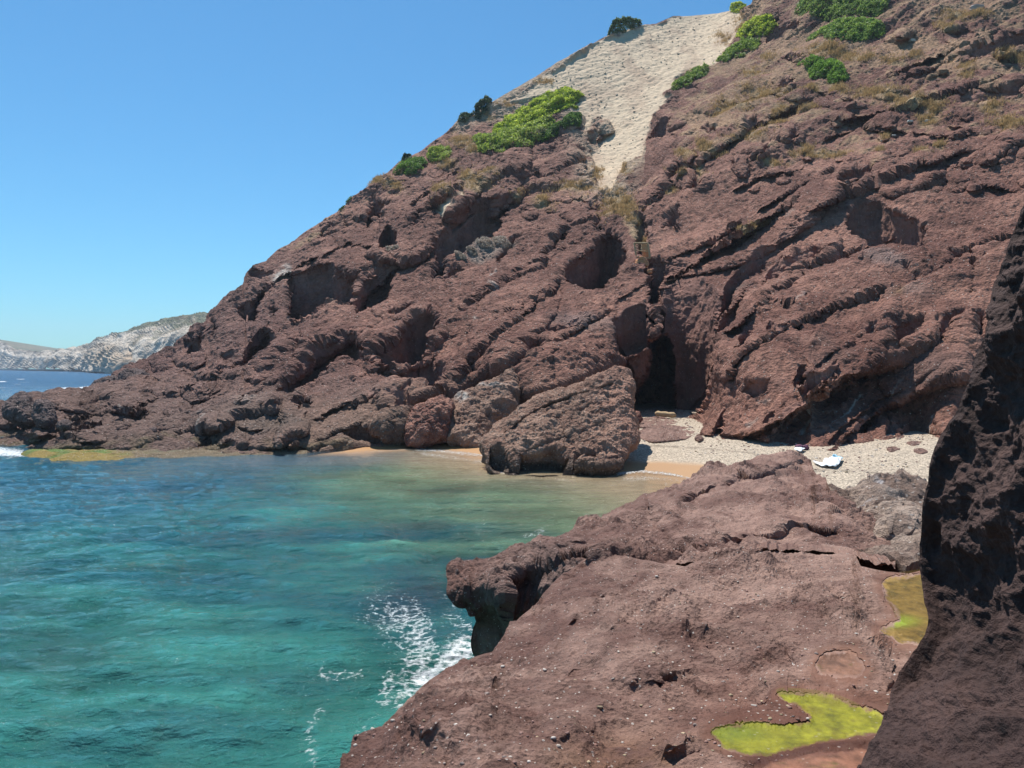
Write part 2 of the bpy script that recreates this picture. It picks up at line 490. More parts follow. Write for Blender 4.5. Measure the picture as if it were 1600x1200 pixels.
for x, y, rx, ry, h in [(946, 202, 16, 8, 5), (928, 212, 14, 9, 4), (1050, 188, 22, 14, 4), (1110, 205, 12, 10, 2.5), (1170, 195, 14, 12, 2.5), (1225, 135, 16, 12, 2.5), (1068, 285, 24, 14, 2.5), (1095, 292, 16, 14, 2),
                        (1190, 235, 22, 12, 2), (1240, 215, 16, 10, 1.6), (1155, 255, 14, 7, 1.3), (1340, 275, 26, 11, 2), (1330, 193, 12, 5, 1.0), (1410, 170, 26, 8, 1.6), (1240, 85, 22, 12, 2.5), (1400, 60, 22, 8, 2),
                        (1450, 110, 30, 12, 2), (1540, 78, 40, 14, 2.5), (1570, 245, 16, 10, 1.4), (1500, 258, 24, 8, 1.3), (1300, 165, 36, 10, 2), (1200, 20, 16, 14, 4), (1170, 45, 12, 9, 3),
                        (300, 565, 20, 12, 1.5), (315, 530, 16, 14, 2), (255, 575, 16, 10, 1.2), (345, 580, 18, 16, 1.2), (230, 610, 26, 10, .8), (170, 625, 30, 10, .8), (120, 640, 28, 9, .7), (280, 640, 30, 10, .8),
                        (200, 640, 22, 8, .7), (270, 665, 26, 10, .8), (150, 660, 18, 6, .6), (330, 670, 20, 9, .8), (40, 640, 26, 14, .8), (90, 630, 20, 9, .6), (60, 672, 30, 8, .6)] + SHELF:
    d = ((WX - x) / rx) ** 2 + ((WY - y) / ry) ** 2
    Yd -= np.where(d < 1, (h * (.4 if y < 540 else 1) + (.14 if y < 540 else .40) * ry * GRADY) * np.sqrt(np.maximum(1 - d, 0)), 0)

CUTS = [  # outline, uprightness, undercut
    ([(328, 500), (341, 506), (347, 525), (339, 536), (330, 519)], .95, 1), ([(366, 484), (387, 469), (399, 468), (399, 456), (416, 451), (414, 467), (405, 482), (402, 502), (384, 506), (369, 500)], .95, 1),
    ([(420, 499), (422, 484), (433, 482), (429, 495)], .9, .5), ([(386, 420), (429, 424), (424, 435), (401, 439), (384, 435)], .9, 1), ([(287, 559), (292, 542), (315, 525), (330, 525), (322, 549), (307, 559)], .9, .5),
    ([(334, 598), (337, 579), (347, 568), (358, 579), (345, 592)], .9, .5), ([(345, 559), (352, 547), (369, 540), (371, 551), (360, 566)], .9, .3),
    ([(378, 575), (378, 550), (406, 512), (420, 512), (434, 535), (434, 543), (409, 569), (387, 587)], 1, 1), ([(450, 546), (474, 551), (484, 557), (457, 570)], .9, .3),
    ([(435, 517), (456, 530), (480, 536), (500, 547), (493, 549), (456, 536)], .9, .5),
    ([(448, 434), (491, 413), (516, 407), (531, 419), (541, 437), (566, 425), (562, 447), (550, 481), (534, 475), (509, 478), (478, 500), (449, 501)], 1, 2.5),
    ([(550, 481), (569, 434), (594, 425), (619, 412), (628, 416), (619, 441), (603, 472), (584, 487), (556, 487)], 1, .5), ([(591, 387), (595, 362), (600, 347), (609, 350), (619, 362), (619, 384), (600, 391)], 1, 2.5),
    ([(569, 347), (584, 312), (606, 317), (594, 344), (575, 356)], .95, 1), ([(675, 450), (678, 403), (672, 378), (697, 356), (728, 319), (759, 308), (803, 308), (800, 330), (784, 353), (772, 378), (744, 394), (725, 405), (700, 415), (691, 444)], .95, 1.0),
    ([(693, 444), (695, 431), (710, 417), (725, 419), (719, 434), (702, 440)], .9, .2), ([(777, 411), (779, 396), (806, 372), (821, 370), (806, 389), (785, 415)], .95, .6),
    ([(862, 391), (858, 377), (894, 362), (890, 377), (871, 389)], .9, .5), ([(603, 494), (616, 478), (622, 488), (618, 494)], .9, .6), ([(628, 487), (636, 476), (650, 470), (646, 481), (634, 488)], .9, .4),
    ([(716, 506), (720, 494), (737, 478), (741, 487), (730, 498)], .9, .3), ([(580, 553), (612, 537), (630, 512), (645, 498), (672, 491), (687, 500), (689, 522), (672, 544), (662, 566), (637, 575), (616, 583), (587, 575)], .95, 1.2),
    ([(431, 612), (462, 581), (494, 550), (531, 531), (562, 522), (572, 531), (585, 575), (541, 578), (516, 591), (491, 606), (447, 622)], .9, .3),
    ([(616, 590), (645, 572), (672, 564), (681, 572), (700, 578), (706, 590), (690, 606), (666, 616), (659, 602), (625, 600)], .9, .3), ([(727, 546), (730, 532), (742, 522), (740, 540), (735, 552)], .95, 1),
    ([(761, 596), (772, 577), (806, 569), (806, 579), (772, 592)], .9, .4), ([(806, 581), (809, 543), (826, 534), (858, 539), (843, 567), (819, 581)], .95, .6),
    ([(852, 521), (852, 502), (880, 505), (912, 494), (894, 509), (864, 522)], .85, 0), ([(875, 430), (887, 412), (922, 393), (940, 368), (957, 365), (978, 378), (983, 410), (968, 437), (942, 458), (925, 460), (900, 452), (879, 447)], 1, 1.5),
    ([(924, 374), (924, 362), (933, 351), (942, 355), (942, 366)], .95, .8), ([(834, 293), (837, 280), (852, 278), (852, 287)], .9, .5), ([(837, 363), (837, 349), (845, 359)], .9, .8), ([(911, 319), (927, 316), (941, 332), (935, 336), (920, 332)], .9, .2),
    ([(935, 314), (944, 314), (948, 327), (942, 327)], .9, .5),
    ([(1013, 415), (1035, 408), (1075, 407), (1100, 397), (1075, 420), (1045, 435), (1032, 450), (1028, 470), (1020, 490), (1015, 450)], .95, .8),
    ([(1032, 452), (1065, 434), (1090, 424), (1122, 452), (1128, 470), (1117, 505), (1115, 550), (1110, 607), (1088, 645), (1060, 655), (1030, 655), (1030, 600), (1030, 540), (1026, 520), (1030, 512), (1028, 467)], .80, 0),
    ([(1130, 447), (1175, 392), (1205, 380), (1217, 390), (1195, 417), (1152, 450), (1132, 490), (1118, 510)], .95, .6),
    ([(950, 503), (990, 477), (1012, 475), (1018, 500), (1013, 545), (984, 555), (970, 560), (957, 530)], 1, .4), ([(980, 562), (1012, 545), (1010, 575), (1000, 590), (992, 588)], .95, .8),
    ([(1192, 447), (1197, 422), (1242, 400), (1290, 386), (1298, 398), (1265, 412), (1240, 420), (1205, 445)], .9, .6), ([(1216, 369), (1226, 356), (1254, 350), (1239, 367), (1224, 380)], .9, .2),
    ([(1145, 548), (1160, 514), (1175, 505), (1188, 509), (1171, 531), (1151, 546)], .9, .4), ([(1143, 592), (1151, 570), (1173, 546), (1175, 561), (1160, 581), (1147, 596)], .9, .4), ([(1119, 518), (1130, 492), (1156, 470), (1151, 492), (1132, 514), (1123, 524)], .9, .5),
    ([(1156, 613), (1167, 600), (1193, 592), (1206, 589), (1201, 611), (1175, 622)], .9, .7), ([(1199, 524), (1201, 498), (1219, 506), (1240, 503), (1258, 505), (1254, 529), (1240, 518), (1219, 520)], .9, .7),
    ([(1240, 600), (1246, 570), (1256, 565), (1252, 600)], .9, .6), ([(1253, 615), (1258, 576), (1286, 579), (1312, 564), (1306, 586), (1281, 597), (1262, 618)], .95, .6), ([(1346, 531), (1349, 509), (1368, 507), (1370, 522), (1357, 531)], .9, .4),
    ([(1331, 676), (1338, 657), (1357, 644), (1359, 663), (1351, 676)], .9, .3), ([(1190, 661), (1197, 644), (1210, 635), (1208, 650)], .9, .6), ([(1115, 680), (1128, 639), (1137, 633), (1130, 663), (1121, 685)], .9, .4),
    ([(1317, 350), (1335, 322), (1380, 315), (1397, 330), (1441, 347), (1452, 355), (1453, 395), (1404, 400), (1377, 390), (1352, 388), (1334, 372)], 1, 1.0),
    ([(1469, 432), (1480, 402), (1514, 402), (1495, 418), (1473, 434)], .95, .6), ([(1510, 465), (1512, 430), (1540, 420), (1525, 447), (1520, 465)], .9, .4),
    ([(1387, 556), (1390, 520), (1420, 505), (1450, 495), (1445, 512), (1427, 540), (1422, 560), (1400, 555)], .95, .3), ([(1462, 550), (1460, 520), (1465, 500), (1502, 490), (1507, 500), (1497, 535), (1475, 550)], .95, .3),
    ([(1510, 532), (1512, 500), (1550, 500), (1550, 512), (1535, 557), (1525, 555), (1520, 537)], .9, .4), ([(1422, 640), (1425, 622), (1433, 625), (1433, 656)], .9, .5), ([(1380, 680), (1382, 665), (1422, 652), (1400, 682), (1385, 685)], .9, .3),
    ([(1402, 432), (1425, 427), (1435, 440), (1432, 447)], .9, .5), ([(1040, 292), (1046, 275), (1070, 258), (1091, 247), (1085, 262), (1060, 278), (1049, 292)], .95, .8), ([(1076, 305), (1079, 286), (1089, 277), (1107, 288), (1083, 307)], .95, .6),
    ([(1036, 360), (1040, 344), (1066, 331), (1064, 357), (1040, 366)], .95, .4), ([(1102, 217), (1104, 204), (1121, 202), (1121, 213)], .9, .5), ([(1184, 245), (1192, 224), (1203, 221), (1205, 237)], .9, .5), ([(1143, 260), (1147, 249), (1172, 254), (1152, 263)], .9, .6),
    ([(1227, 215), (1248, 205), (1250, 219), (1239, 227)], .9, .4), ([(1306, 289), (1315, 280), (1337, 268), (1366, 270), (1366, 281), (1345, 291)], .9, .8), ([(1465, 274), (1474, 251), (1495, 253), (1525, 253), (1527, 257), (1502, 268), (1493, 261), (1474, 262)], .9, .8),
    ([(1549, 261), (1562, 242), (1581, 236), (1572, 251), (1553, 262)], .9, .5), ([(1319, 198), (1322, 189), (1339, 189), (1339, 198)], .9, .4), ([(1497, 163), (1506, 150), (1600, 138), (1600, 156), (1525, 168)], .8, .3),
    ([(1209, 147), (1216, 128), (1241, 122), (1234, 139)], .9, .5), ([(1197, 62), (1203, 44), (1256, 28), (1250, 41), (1209, 64)], .9, .8), ([(1509, 97), (1512, 84), (1569, 56), (1620, 50), (1620, 68), (1544, 91)], .9, .6), ([(1162, 208), (1168, 190), (1181, 187), (1191, 200), (1175, 214)], .9, .4),
    ([(1222, 93), (1237, 76), (1256, 92), (1240, 98)], .9, .4), ([(1012, 217), (1016, 202), (1035, 182), (1050, 178), (1048, 200), (1031, 216)], .9, .5), ([(1069, 141), (1076, 128), (1091, 128), (1087, 138)], .9, .3), ([(915, 216), (925, 205), (938, 203), (935, 218), (928, 226)], .9, .3),
    ([(537, 672), (562, 667), (585, 668), (600, 675), (600, 697), (545, 701)], .95, 1.5), ([(422, 707), (432, 698), (445, 682), (480, 673), (478, 684), (455, 694), (430, 709)], .95, .8), ([(640, 690), (660, 660), (697, 637), (705, 640), (700, 682), (650, 693)], .95, .8),
    ([(450, 640), (470, 628), (485, 622), (490, 632), (470, 643)], .9, .6), ([(350, 700), (352, 688), (375, 685), (372, 702)], .9, .4), ([(300, 706), (310, 690), (345, 680), (330, 700)], .8, .2), ([(560, 640), (575, 610), (595, 615), (600, 630)], .8, 0),
    ([(6, 650), (20, 650), (50, 664), (45, 668), (20, 660)], .9, .5), ([(600, 615), (640, 605), (650, 640), (620, 640)], .7, 0), ([(1222, 640), (1250, 625), (1262, 640), (1225, 660)], .6, 0),
    ([(990, 345), (1010, 340), (1020, 360), (1016, 420), (1022, 470), (1024, 515), (1012, 500), (1014, 440), (1000, 420), (992, 380)], .6, 1.5),
]
for pl, k, e in CUTS:
    e = e * .6; k = k * .95
    big = (max(a[0] for a in pl) - min(a[0] for a in pl)) > 45
    cut(Yd, WX2 if big else WX2, WY2, pl, k, e, face)
# the cave at the back of the beach
CAVE = [(981, 640), (984, 622), (1000, 590), (1010, 570), (1015, 535), (1025, 522), (1040, 522), (1052, 540), (1055, 575), (1056, 600), (1058, 640), (1058, 670), (980, 670)]
bb = bbox(GX, GY, CAVE, 4)
mc = inpoly(WX2[bb], WY2[bb], CAVE)
dc = dist_line(WX2[bb], WY2[bb], CAVE[:12])
Yd[bb] = np.where(mc, 68 + 16 * sm(dc, 0, 10), Yd[bb])
LIPS = [([(1119, 505), (1167, 452), (1210, 440), (1300, 402)], 1.2, 9), ([(1129, 520), (1150, 512), (1205, 483), (1246, 478)], 1.2, 8), ([(1040, 440), (1081, 415), (1129, 386), (1187, 360)], 1.5, 8),
        ([(1268, 631), (1284, 613), (1307, 596), (1338, 581), (1379, 563)], 1.1, 8), ([(1208, 674), (1232, 652), (1245, 639), (1266, 631)], .9, 7), ([(1124, 387), (1141, 376), (1167, 365), (1201, 348), (1226, 333), (1246, 314), (1257, 305)], 2.0, 9),
        ([(1040, 406), (1068, 393), (1083, 387), (1115, 374), (1160, 340)], 1.6, 8), ([(770, 507), (794, 489), (837, 470), (880, 440)], 1.2, 7), ([(371, 624), (401, 611), (418, 602), (440, 598)], .8, 6), ([(918, 600), (939, 588), (969, 579), (984, 566)], 1.2, 8),
        ([(740, 470), (800, 430), (860, 400), (920, 375)], 1.2, 8), ([(850, 320), (870, 314), (910, 314), (945, 336)], 1.0, 9), ([(700, 335), (760, 290), (800, 270), (840, 262)], 1.6, 8), ([(500, 400), (540, 380), (590, 380)], 1.5, 8), ([(440, 600), (520, 545), (580, 515), (640, 498)], .8, 8),
        ([(560, 588), (590, 576), (616, 584)], .9, 8), ([(616, 584), (660, 570), (690, 545), (720, 520)], .8, 9), ([(640, 640), (680, 610), (700, 600), (730, 590)], .8, 8), ([(960, 470), (990, 450), (1015, 440)], .8, 6), ([(880, 515), (920, 494), (950, 488)], .9, 6),
        ([(1270, 570), (1300, 550), (1340, 530), (1380, 515)], .9, 8), ([(1290, 690), (1330, 655), (1370, 630), (1420, 600)], .8, 7), ([(1380, 640), (1430, 610), (1470, 585), (1510, 575)], .8, 7), ([(1250, 470), (1300, 445), (1350, 430), (1400, 425)], .8, 8),
        ([(1230, 430), (1290, 412), (1330, 400)], .7, 6), ([(1140, 300), (1200, 272), (1260, 262)], 1.3, 7), ([(1360, 265), (1400, 246), (1450, 240)], 1.2, 7), ([(1280, 215), (1350, 200), (1420, 205)], 1.2, 7), ([(1120, 170), (1180, 150), (1230, 150)], 1.2, 7), ([(1400, 130), (1470, 100), (1540, 95)], 1.4, 9),
        ([(1480, 300), (1540, 290), (1600, 300)], .9, 8), ([(1420, 205), (1480, 215), (1540, 205)], 1.0, 7), ([(1100, 250), (1140, 225), (1180, 205)], 1.3, 7), ([(1000, 330), (1040, 305), (1080, 285)], 1.2, 7), ([(640, 320), (680, 290), (720, 262)], 1.6, 8), ([(480, 380), (520, 352), (560, 335)], 1.4, 7),
        ([(560, 470), (600, 500), (640, 500)], .8, 8), ([(250, 600), (290, 585), (330, 590)], .6, 6), ([(120, 650), (180, 640), (240, 650)], .6, 6), ([(150, 625), (200, 612), (260, 620)], .6, 6), ([(260, 690), (320, 668), (380, 660)], .8, 7), ([(380, 690), (430, 668), (470, 655)], .8, 7),
        ([(490, 690), (530, 672), (570, 660)], .7, 7), ([(600, 665), (630, 650), (650, 655)], .6, 6), ([(530, 640), (570, 628), (620, 640)], .7, 7), ([(470, 615), (520, 600), (560, 590)], .6, 6), ([(1080, 640), (1105, 600), (1120, 560)], .6, 6)]
SLABS = [([(440, 602), (530, 545), (600, 502), (655, 468)], 2.2, 14), ([(700, 600), (760, 540), (830, 480), (890, 436)], 2.4, 14), ([(735, 480), (800, 440), (870, 405)], 1.8, 12), ([(856, 542), (900, 512), (948, 492)], 2.0, 10), ([(865, 612), (920, 590), (985, 562)], 1.6, 9),
         ([(1122, 530), (1200, 465), (1300, 408), (1400, 372)], 2.6, 14), ([(1128, 600), (1180, 540), (1260, 495), (1400, 445)], 2.4, 14), ([(1262, 640), (1330, 588), (1400, 560), (1510, 505)], 2.4, 14), ([(1150, 690), (1215, 655), (1270, 632)], 1.6, 9), ([(1300, 700), (1370, 645), (1450, 600), (1540, 580)], 2.0, 12),
         ([(1000, 335), (1060, 280), (1120, 232), (1200, 185), (1260, 160)], 3.2, 12), ([(1030, 445), (1100, 400), (1180, 350), (1255, 308)], 3.2, 13), ([(1255, 330), (1340, 300), (1420, 262), (1520, 232)], 2.8, 12), ([(1180, 330), (1260, 285), (1310, 262)], 2.0, 9), ([(1290, 190), (1380, 175), (1470, 150), (1590, 120)], 2.6, 9),
         ([(1380, 120), (1460, 90), (1560, 48)], 3.0, 9), ([(1500, 400), (1560, 380), (1640, 370)], 1.6, 10), ([(560, 470), (620, 420), (680, 385)], 2.4, 12), ([(640, 345), (700, 300), (760, 270)], 2.8, 11), ([(760, 345), (820, 300), (880, 262), (920, 240)], 2.8, 12), ([(840, 400), (900, 350), (960, 330)], 2.2, 11),
         ([(330, 600), (380, 560), (420, 520)], 1.6, 9), ([(390, 470), (440, 430), (500, 395)], 2.2, 10), ([(500, 372), (560, 345), (600, 330)], 2.0, 9), ([(310, 680), (380, 650), (450, 640)], 2.0, 9), ([(480, 660), (540, 630), (600, 620)], 1.4, 9), ([(200, 640), (280, 612), (330, 606)], 2.0, 7), ([(100, 660), (170, 640), (230, 640)], 2.0, 6)]
med = np.median(np.stack([np.roll(Yd, k_, 1) for k_ in (-3, -2, -1, 0, 1, 2, 3)]), 0)
Yd = np.where(np.abs(Yd - med) > 0.7, med, Yd)
for l, h, wd in LIPS + SLABS: lip(Yd, WX2, WY2, l, h, wd)
for l, h, wd in [([(744, 519), (736, 552), (729, 567), (722, 600), (712, 612), (700, 669)], 1.6, 3), ([(1017, 415), (1014, 440), (1018, 470), (1021, 505)], 1.8, 3.5), ([(1271, 635), (1260, 652), (1253, 674)], .4, 2), ([(616, 584), (622, 602), (630, 620)], .8, 2.5), ([(690, 430), (696, 450), (694, 460)], 1, 3),
                 ([(457, 545), (460, 570)], .8, 2), ([(915, 600), (930, 560), (938, 545)], .6, 2.5), ([(1470, 300), (1460, 320)], .6, 2), ([(1424, 620), (1432, 600), (1480, 575)], .6, 2.5), ([(950, 490), (960, 535), (985, 585), (995, 600)], 1.0, 3), ([(560, 640), (610, 600)], .5, 3)]:
    crev(Yd, WX2, WY2, l, h, wd)

K1 = [(758, 707), (759, 691), (775, 669), (806, 647), (844, 622), (875, 614), (916, 599), (966, 577), (979, 583), (986, 607), (983, 632), (991, 663), (991, 691), (975, 710), (966, 720), (966, 735), (944, 738), (900, 741), (869, 749), (837, 748), (800, 744), (766, 735)]
K2 = [(698, 663), (705, 635), (722, 620), (745, 606), (775, 592), (800, 582), (811, 591), (806, 632), (790, 654), (765, 674), (762, 699), (745, 702), (731, 699), (712, 693), (700, 678)]
for pl in (K1, K2, [(637, 690), (640, 655), (655, 632), (690, 622), (706, 632), (702, 660), (697, 685), (670, 694), (650, 698)]):
    b_ = bbox(GX, GY, pl, 24)
    d_ = np.where(inpoly(GX[b_], GY[b_], pl), 0, dist_line(GX[b_], GY[b_], pl, True))
    Yd[b_] += 2.2 * (1 - sm(d_, 3, 13))

# weathering: bedding ledges, blocks and pits along the surface normal
pm = P(GX, GY, Yd)
face = blur(face.astype(float), 1)
nm = blur(grid_normals(pm), 3); nm /= np.linalg.norm(nm, axis=-1)[..., None] + 1e-9
far = sm(Yd, 45, 120)
upper = sm(GX, 1000, 1100) * (1 - sm(GY, 150, 330))
SCREE = [(1035, 34), (1050, 22), (1087, 18), (1155, 12), (1174, 34), (1151, 56), (1147, 71), (1117, 101), (1069, 109), (1039, 146), (1054, 150), (1031, 172), (1012, 210), (1005, 240), (979, 262), (965, 285), (968, 300), (955, 310),
         (938, 300), (929, 285), (922, 244), (937, 225), (956, 210), (955, 196), (937, 192), (915, 206), (911, 180), (896, 176), (911, 154), (885, 141), (855, 146), (825, 153), (790, 166), (805, 150), (840, 126), (880, 100), (919, 78), (975, 48)]
SCREE2 = [(683, 335), (700, 315), (715, 302), (728, 290), (724, 310), (705, 326), (690, 341)]
WX3, WY3 = warp(GX, GY, p0, 6.0, 6.0)
scree = np.zeros(GX.shape)
for s_ in (SCREE, SCREE2):
    d_ = dist_line(WX3, WY3, s_, True); i_ = inpoly(WX3, WY3, s_)
    scree = np.maximum(scree, np.where(i_, sm(d_, -1, 4), 0))
q = pm @ np.array([-0.50, 0.10, 0.86]) + 1.3 * fbm(pm, 14.0, 3, 5)
def ledge(q, per, seed):
    f = q / per; k = np.floor(f); f = f - k
    return np.where(f < 0.82, f / 0.82, (1 - f) / 0.18)
A1 = sm(fbm(pm, 18.0, 2, 31), -0.5, 0.5); A2 = sm(fbm(pm, 9.0, 2, 37), -0.3, 0.6)
rough = (1 - 0.85 * scree) * (1 - 0.65 * face)
E1 = np.array([.80, .25, .55]); E1 /= np.linalg.norm(E1); E3 = np.array([-.1, -.62, .78]); E3 -= E1 * (E3 @ E1); E3 /= np.linalg.norm(E3); E2 = np.cross(E3, E1)
fr = np.stack([pm @ E1 / 2.2, pm @ E2, pm @ E3 * .8], -1)
fw = fr + 0.5 * np.stack([fbm(pm, 5.0, 3, 61), fbm(pm, 5.0, 3, 62), fbm(pm, 5.0, 3, 63)], -1)
half = np.repeat(np.repeat(blocks(fw[::2, ::2], 8.0, 71, 1.0), 2, 0), 2, 1)[:NR, :NC]
half = blur(half, 1)
half2 = blur(np.repeat(np.repeat(blocks(fw[::2, ::2], 3.6, 75), 2, 0), 2, 1)[:NR, :NC], 1)
ff = .25 + .75 * sm(bot[None] - GY, 5, 90)
D = rough * (1.7 * ff * (half + .3) + 0.55 * ff * (half2 + .3) * (.3 + .7 * A2) + 0.55 * A1 * ledge(q, 3.7, 1) + 0.30 * A2 * ledge(q + 0.3 * fbm(pm, 3.0, 3, 8), 1.3, 2) - 0.4)
D += rough * 0.32 * (blocks(fw, 1.6, 73) + .3) * (.35 + .65 * A2)
D += rough * (0.08 * fbm(pm, 2.4, 3, 13, .5, True) + 0.08 * fbm(pm, 0.7, 3, 23, .6))
c1, c2, c3 = cells(pm, 0.5, 9)
D += rough * 0.19 * (0.6 - c1) * (.4 + 1.2 * c3) * (.5 + .8 * sm(fbm(pm, 4.0, 3, 65), -.5, .6))
D += 0.05 * scree * perlin(pm * 1.5, 77) + scree * 0.10 * fbm(pm, 1.2, 3, 78)
D += face * (0.28 * fbm(pm * np.array([1, 1, 0.35]), 1.8, 4, 55, .55) + 0.05 * fbm(pm, 0.5, 2, 56))
edge = sm(v * NR, 0, 6)
pf = pm + nm * (D * (0.3 + 0.7 * edge))[..., None]

# colours of the hill
n1 = fbm(pm, 12.0, 4, 101); n2 = fbm(pm, 3.0, 4, 103, .6)
n4 = fbm(pm, 0.9, 3, 104, .65)
col = lerp(ROCK + 0 * pm, ROCK2, sm(n1 + 0.6 * n2 + .45 * n4, -0.9, 1.2))
col = col * (1 - .45 * sm(fbm(pm, 0.45, 2, 105, .6), .25, .75))[..., None]
zz = pm[..., 2]
low = (1 - sm(zz, 1.0, 5.5 + 2 * n1)) * (GX < 985)
col = lerp(col, ROCKG, 0.75 * low)
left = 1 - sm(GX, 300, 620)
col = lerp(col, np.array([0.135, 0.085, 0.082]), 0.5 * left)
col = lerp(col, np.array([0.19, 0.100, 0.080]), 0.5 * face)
wet = (1 - sm(zz, 0.25, 0.8)) * (GX < 1000)
col = lerp(col, np.array([0.16, 0.14, 0.06]), 0.5 * wet * sm(n2, -0.5, .5))
grassy = sm(n2 + 0.7 * n1 + 1.2 * upper + 0.8 * far, 1.45, 2.2) * (1 - face)
GRASS = [(962, 322, 22, 16), (978, 337, 16, 12), (950, 345, 14, 8), (980, 272, 8, 8), (935, 272, 8, 9), (745, 292, 22, 8), (760, 280, 16, 5), (810, 306, 9, 5), (850, 322, 14, 8), (895, 298, 30, 9), (1300, 84, 45, 9), (1345, 94, 30, 6),
         (1150, 170, 28, 10), (1125, 178, 12, 8), (1195, 148, 30, 8), (1170, 218, 30, 6), (1105, 235, 12, 8), (1122, 245, 10, 6), (1285, 237, 30, 5), (1262, 233, 12, 7), (1380, 150, 36, 8), (1420, 162, 30, 8), (1452, 168, 24, 9),
         (1450, 184, 18, 8), (1550, 170, 18, 7), (1505, 108, 16, 5), (1570, 86, 14, 8), (1510, 124, 10, 5), (1596, 95, 10, 6), (1580, 200, 28, 11), (1500, 30, 26, 8), (1530, 28, 15, 6), (1443, 240, 12, 4), (1467, 232, 8, 5),
         (1385, 212, 7, 4), (1307, 240, 9, 4), (1376, 241, 5, 3), (1240, 240, 10, 4), (1205, 255, 14, 4), (1060, 275, 12, 4), (1075, 248, 12, 4), (1050, 310, 10, 5), (1100, 276, 6, 8), (1190, 205, 22, 4), (1215, 200, 14, 4),
         (850, 128, 14, 4), (790, 162, 12, 4), (760, 180, 10, 5), (1160, 40, 14, 14), (1130, 60, 12, 10), (720, 225, 18, 10), (740, 240, 10, 8), (700, 260, 16, 6), (690, 300, 12, 10), (730, 280, 10, 10),
         (1220, 175, 16, 8), (1262, 175, 20, 5), (1310, 140, 18, 6), (1350, 140, 16, 5), (1270, 145, 18, 5), (1180, 120, 18, 8), (1400, 95, 18, 5), (1430, 85, 14, 4), (590, 290, 16, 8), (620, 300, 14, 6), (1200, 90, 12, 8), (1480, 45, 16, 5), (1190, 350, 14, 3), (1165, 362, 10, 3), (990, 352, 8, 4), (1005, 378, 8, 3)]
gm = np.zeros(GX.shape)
trail = (1 - sm(dist_line(WX3, WY3, [(950, 292), (966, 318), (985, 345), (998, 368), (1003, 384)]), 7, 17))
col = lerp(col, np.array([.44, .31, .17]), .8 * trail * (.5 + .5 * sm(n4, -.5, .5)))
for g in GRASS: gm = np.maximum(gm, ell(WX3, WY3, *g))
gr = np.maximum(gm * 0.9 * (1 - .6 * ((GX < 930) & (GY < 170))), grassy * 0.45)
col = lerp(col, lerp(TAN + 0 * pm, np.array([0.42, 0.31, 0.16]), sm(n2, -1, 1)), gr)
edge_t = np.exp(-((dist_line(GX, GY, SCREE, True)) / 26.0) ** 2) * (1 - sm(GY, 300, 330))
edge_t = np.maximum(edge_t, (1 - sm(dist_line(GX, GY, [(720, 185), (770, 158), (870, 98), (1000, 40)]), 8, 26)))
col = lerp(col, np.array([0.52, 0.39, 0.27]), 0.9 * edge_t * (GX < 1010) * sm(n2, -.9, .2))
col = lerp(col, lerp(PALE + 0 * pm, np.array([0.44, 0.32, 0.22]), sm(fbm(pm * np.array([1, .5, .5]), 5.0, 4, 107, .6), -0.2, 0.9)), scree)
col = lerp(col, np.array([.33, .24, .17]), scree * .6 * sm(fbm(pm, 1.6, 4, 108, .6), .35, .9))
# pale veins and stains
for l, wd, a in [([(1271, 635), (1260, 652), (1253, 674)], 1.3, .8), ([(1297, 659), (1329, 637), (1346, 615)], 1.4, .7), ([(744, 513), (750, 505)], 2.5, .9), ([(427, 448), (433, 430), (446, 416), (452, 422), (440, 436)], 3.5, .8), ([(429, 440), (433, 432)], 4, .6),
                 ([(772, 470), (765, 460), (768, 440), (778, 425)], 2.0, .5), ([(1200, 620), (1182, 628)], 1.2, .4), ([(1415, 590), (1395, 610), (1392, 625)], 1.0, .5), ([(1455, 650), (1452, 668), (1449, 680)], 1.6, .6), ([(1165, 660), (1180, 650)], 3, .3),
                 ([(620, 600), (630, 625)], 1.2, .5), ([(190, 640), (195, 655)], 1.2, .5), ([(322, 655), (327, 672)], 1.0, .4), ([(1622, 190), (1542, 195), (1541, 205)], .8, .2), ([(1230, 342), (1245, 330)], 1.5, .3), ([(1245, 475), (1270, 462)], 1.5, .4)]:
    b_ = bbox(GX, GY, l, 14)
    d_ = dist_line(WX2[b_], WY2[b_], l)
    col[b_] = lerp(col[b_], WHITE, a * np.exp(-(d_ / wd) ** 2) * sm(n2[b_], -1.0, .2))
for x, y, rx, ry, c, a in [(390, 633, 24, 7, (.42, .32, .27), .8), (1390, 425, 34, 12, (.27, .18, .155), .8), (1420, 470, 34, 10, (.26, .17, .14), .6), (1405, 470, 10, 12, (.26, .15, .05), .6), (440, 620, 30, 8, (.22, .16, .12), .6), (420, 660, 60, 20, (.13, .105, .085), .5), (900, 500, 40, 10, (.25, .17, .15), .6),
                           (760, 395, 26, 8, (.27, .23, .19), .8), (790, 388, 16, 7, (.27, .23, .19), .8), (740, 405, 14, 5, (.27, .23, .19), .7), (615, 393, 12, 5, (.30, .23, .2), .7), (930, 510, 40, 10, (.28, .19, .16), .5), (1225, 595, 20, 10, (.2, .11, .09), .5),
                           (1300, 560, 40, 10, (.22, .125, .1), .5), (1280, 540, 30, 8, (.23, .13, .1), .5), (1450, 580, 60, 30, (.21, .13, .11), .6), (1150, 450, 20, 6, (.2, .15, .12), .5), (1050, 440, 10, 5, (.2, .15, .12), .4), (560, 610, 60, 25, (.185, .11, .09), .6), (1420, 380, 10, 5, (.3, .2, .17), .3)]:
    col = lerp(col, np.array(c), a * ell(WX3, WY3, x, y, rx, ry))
col = np.clip(col, 0.01, 0.9)

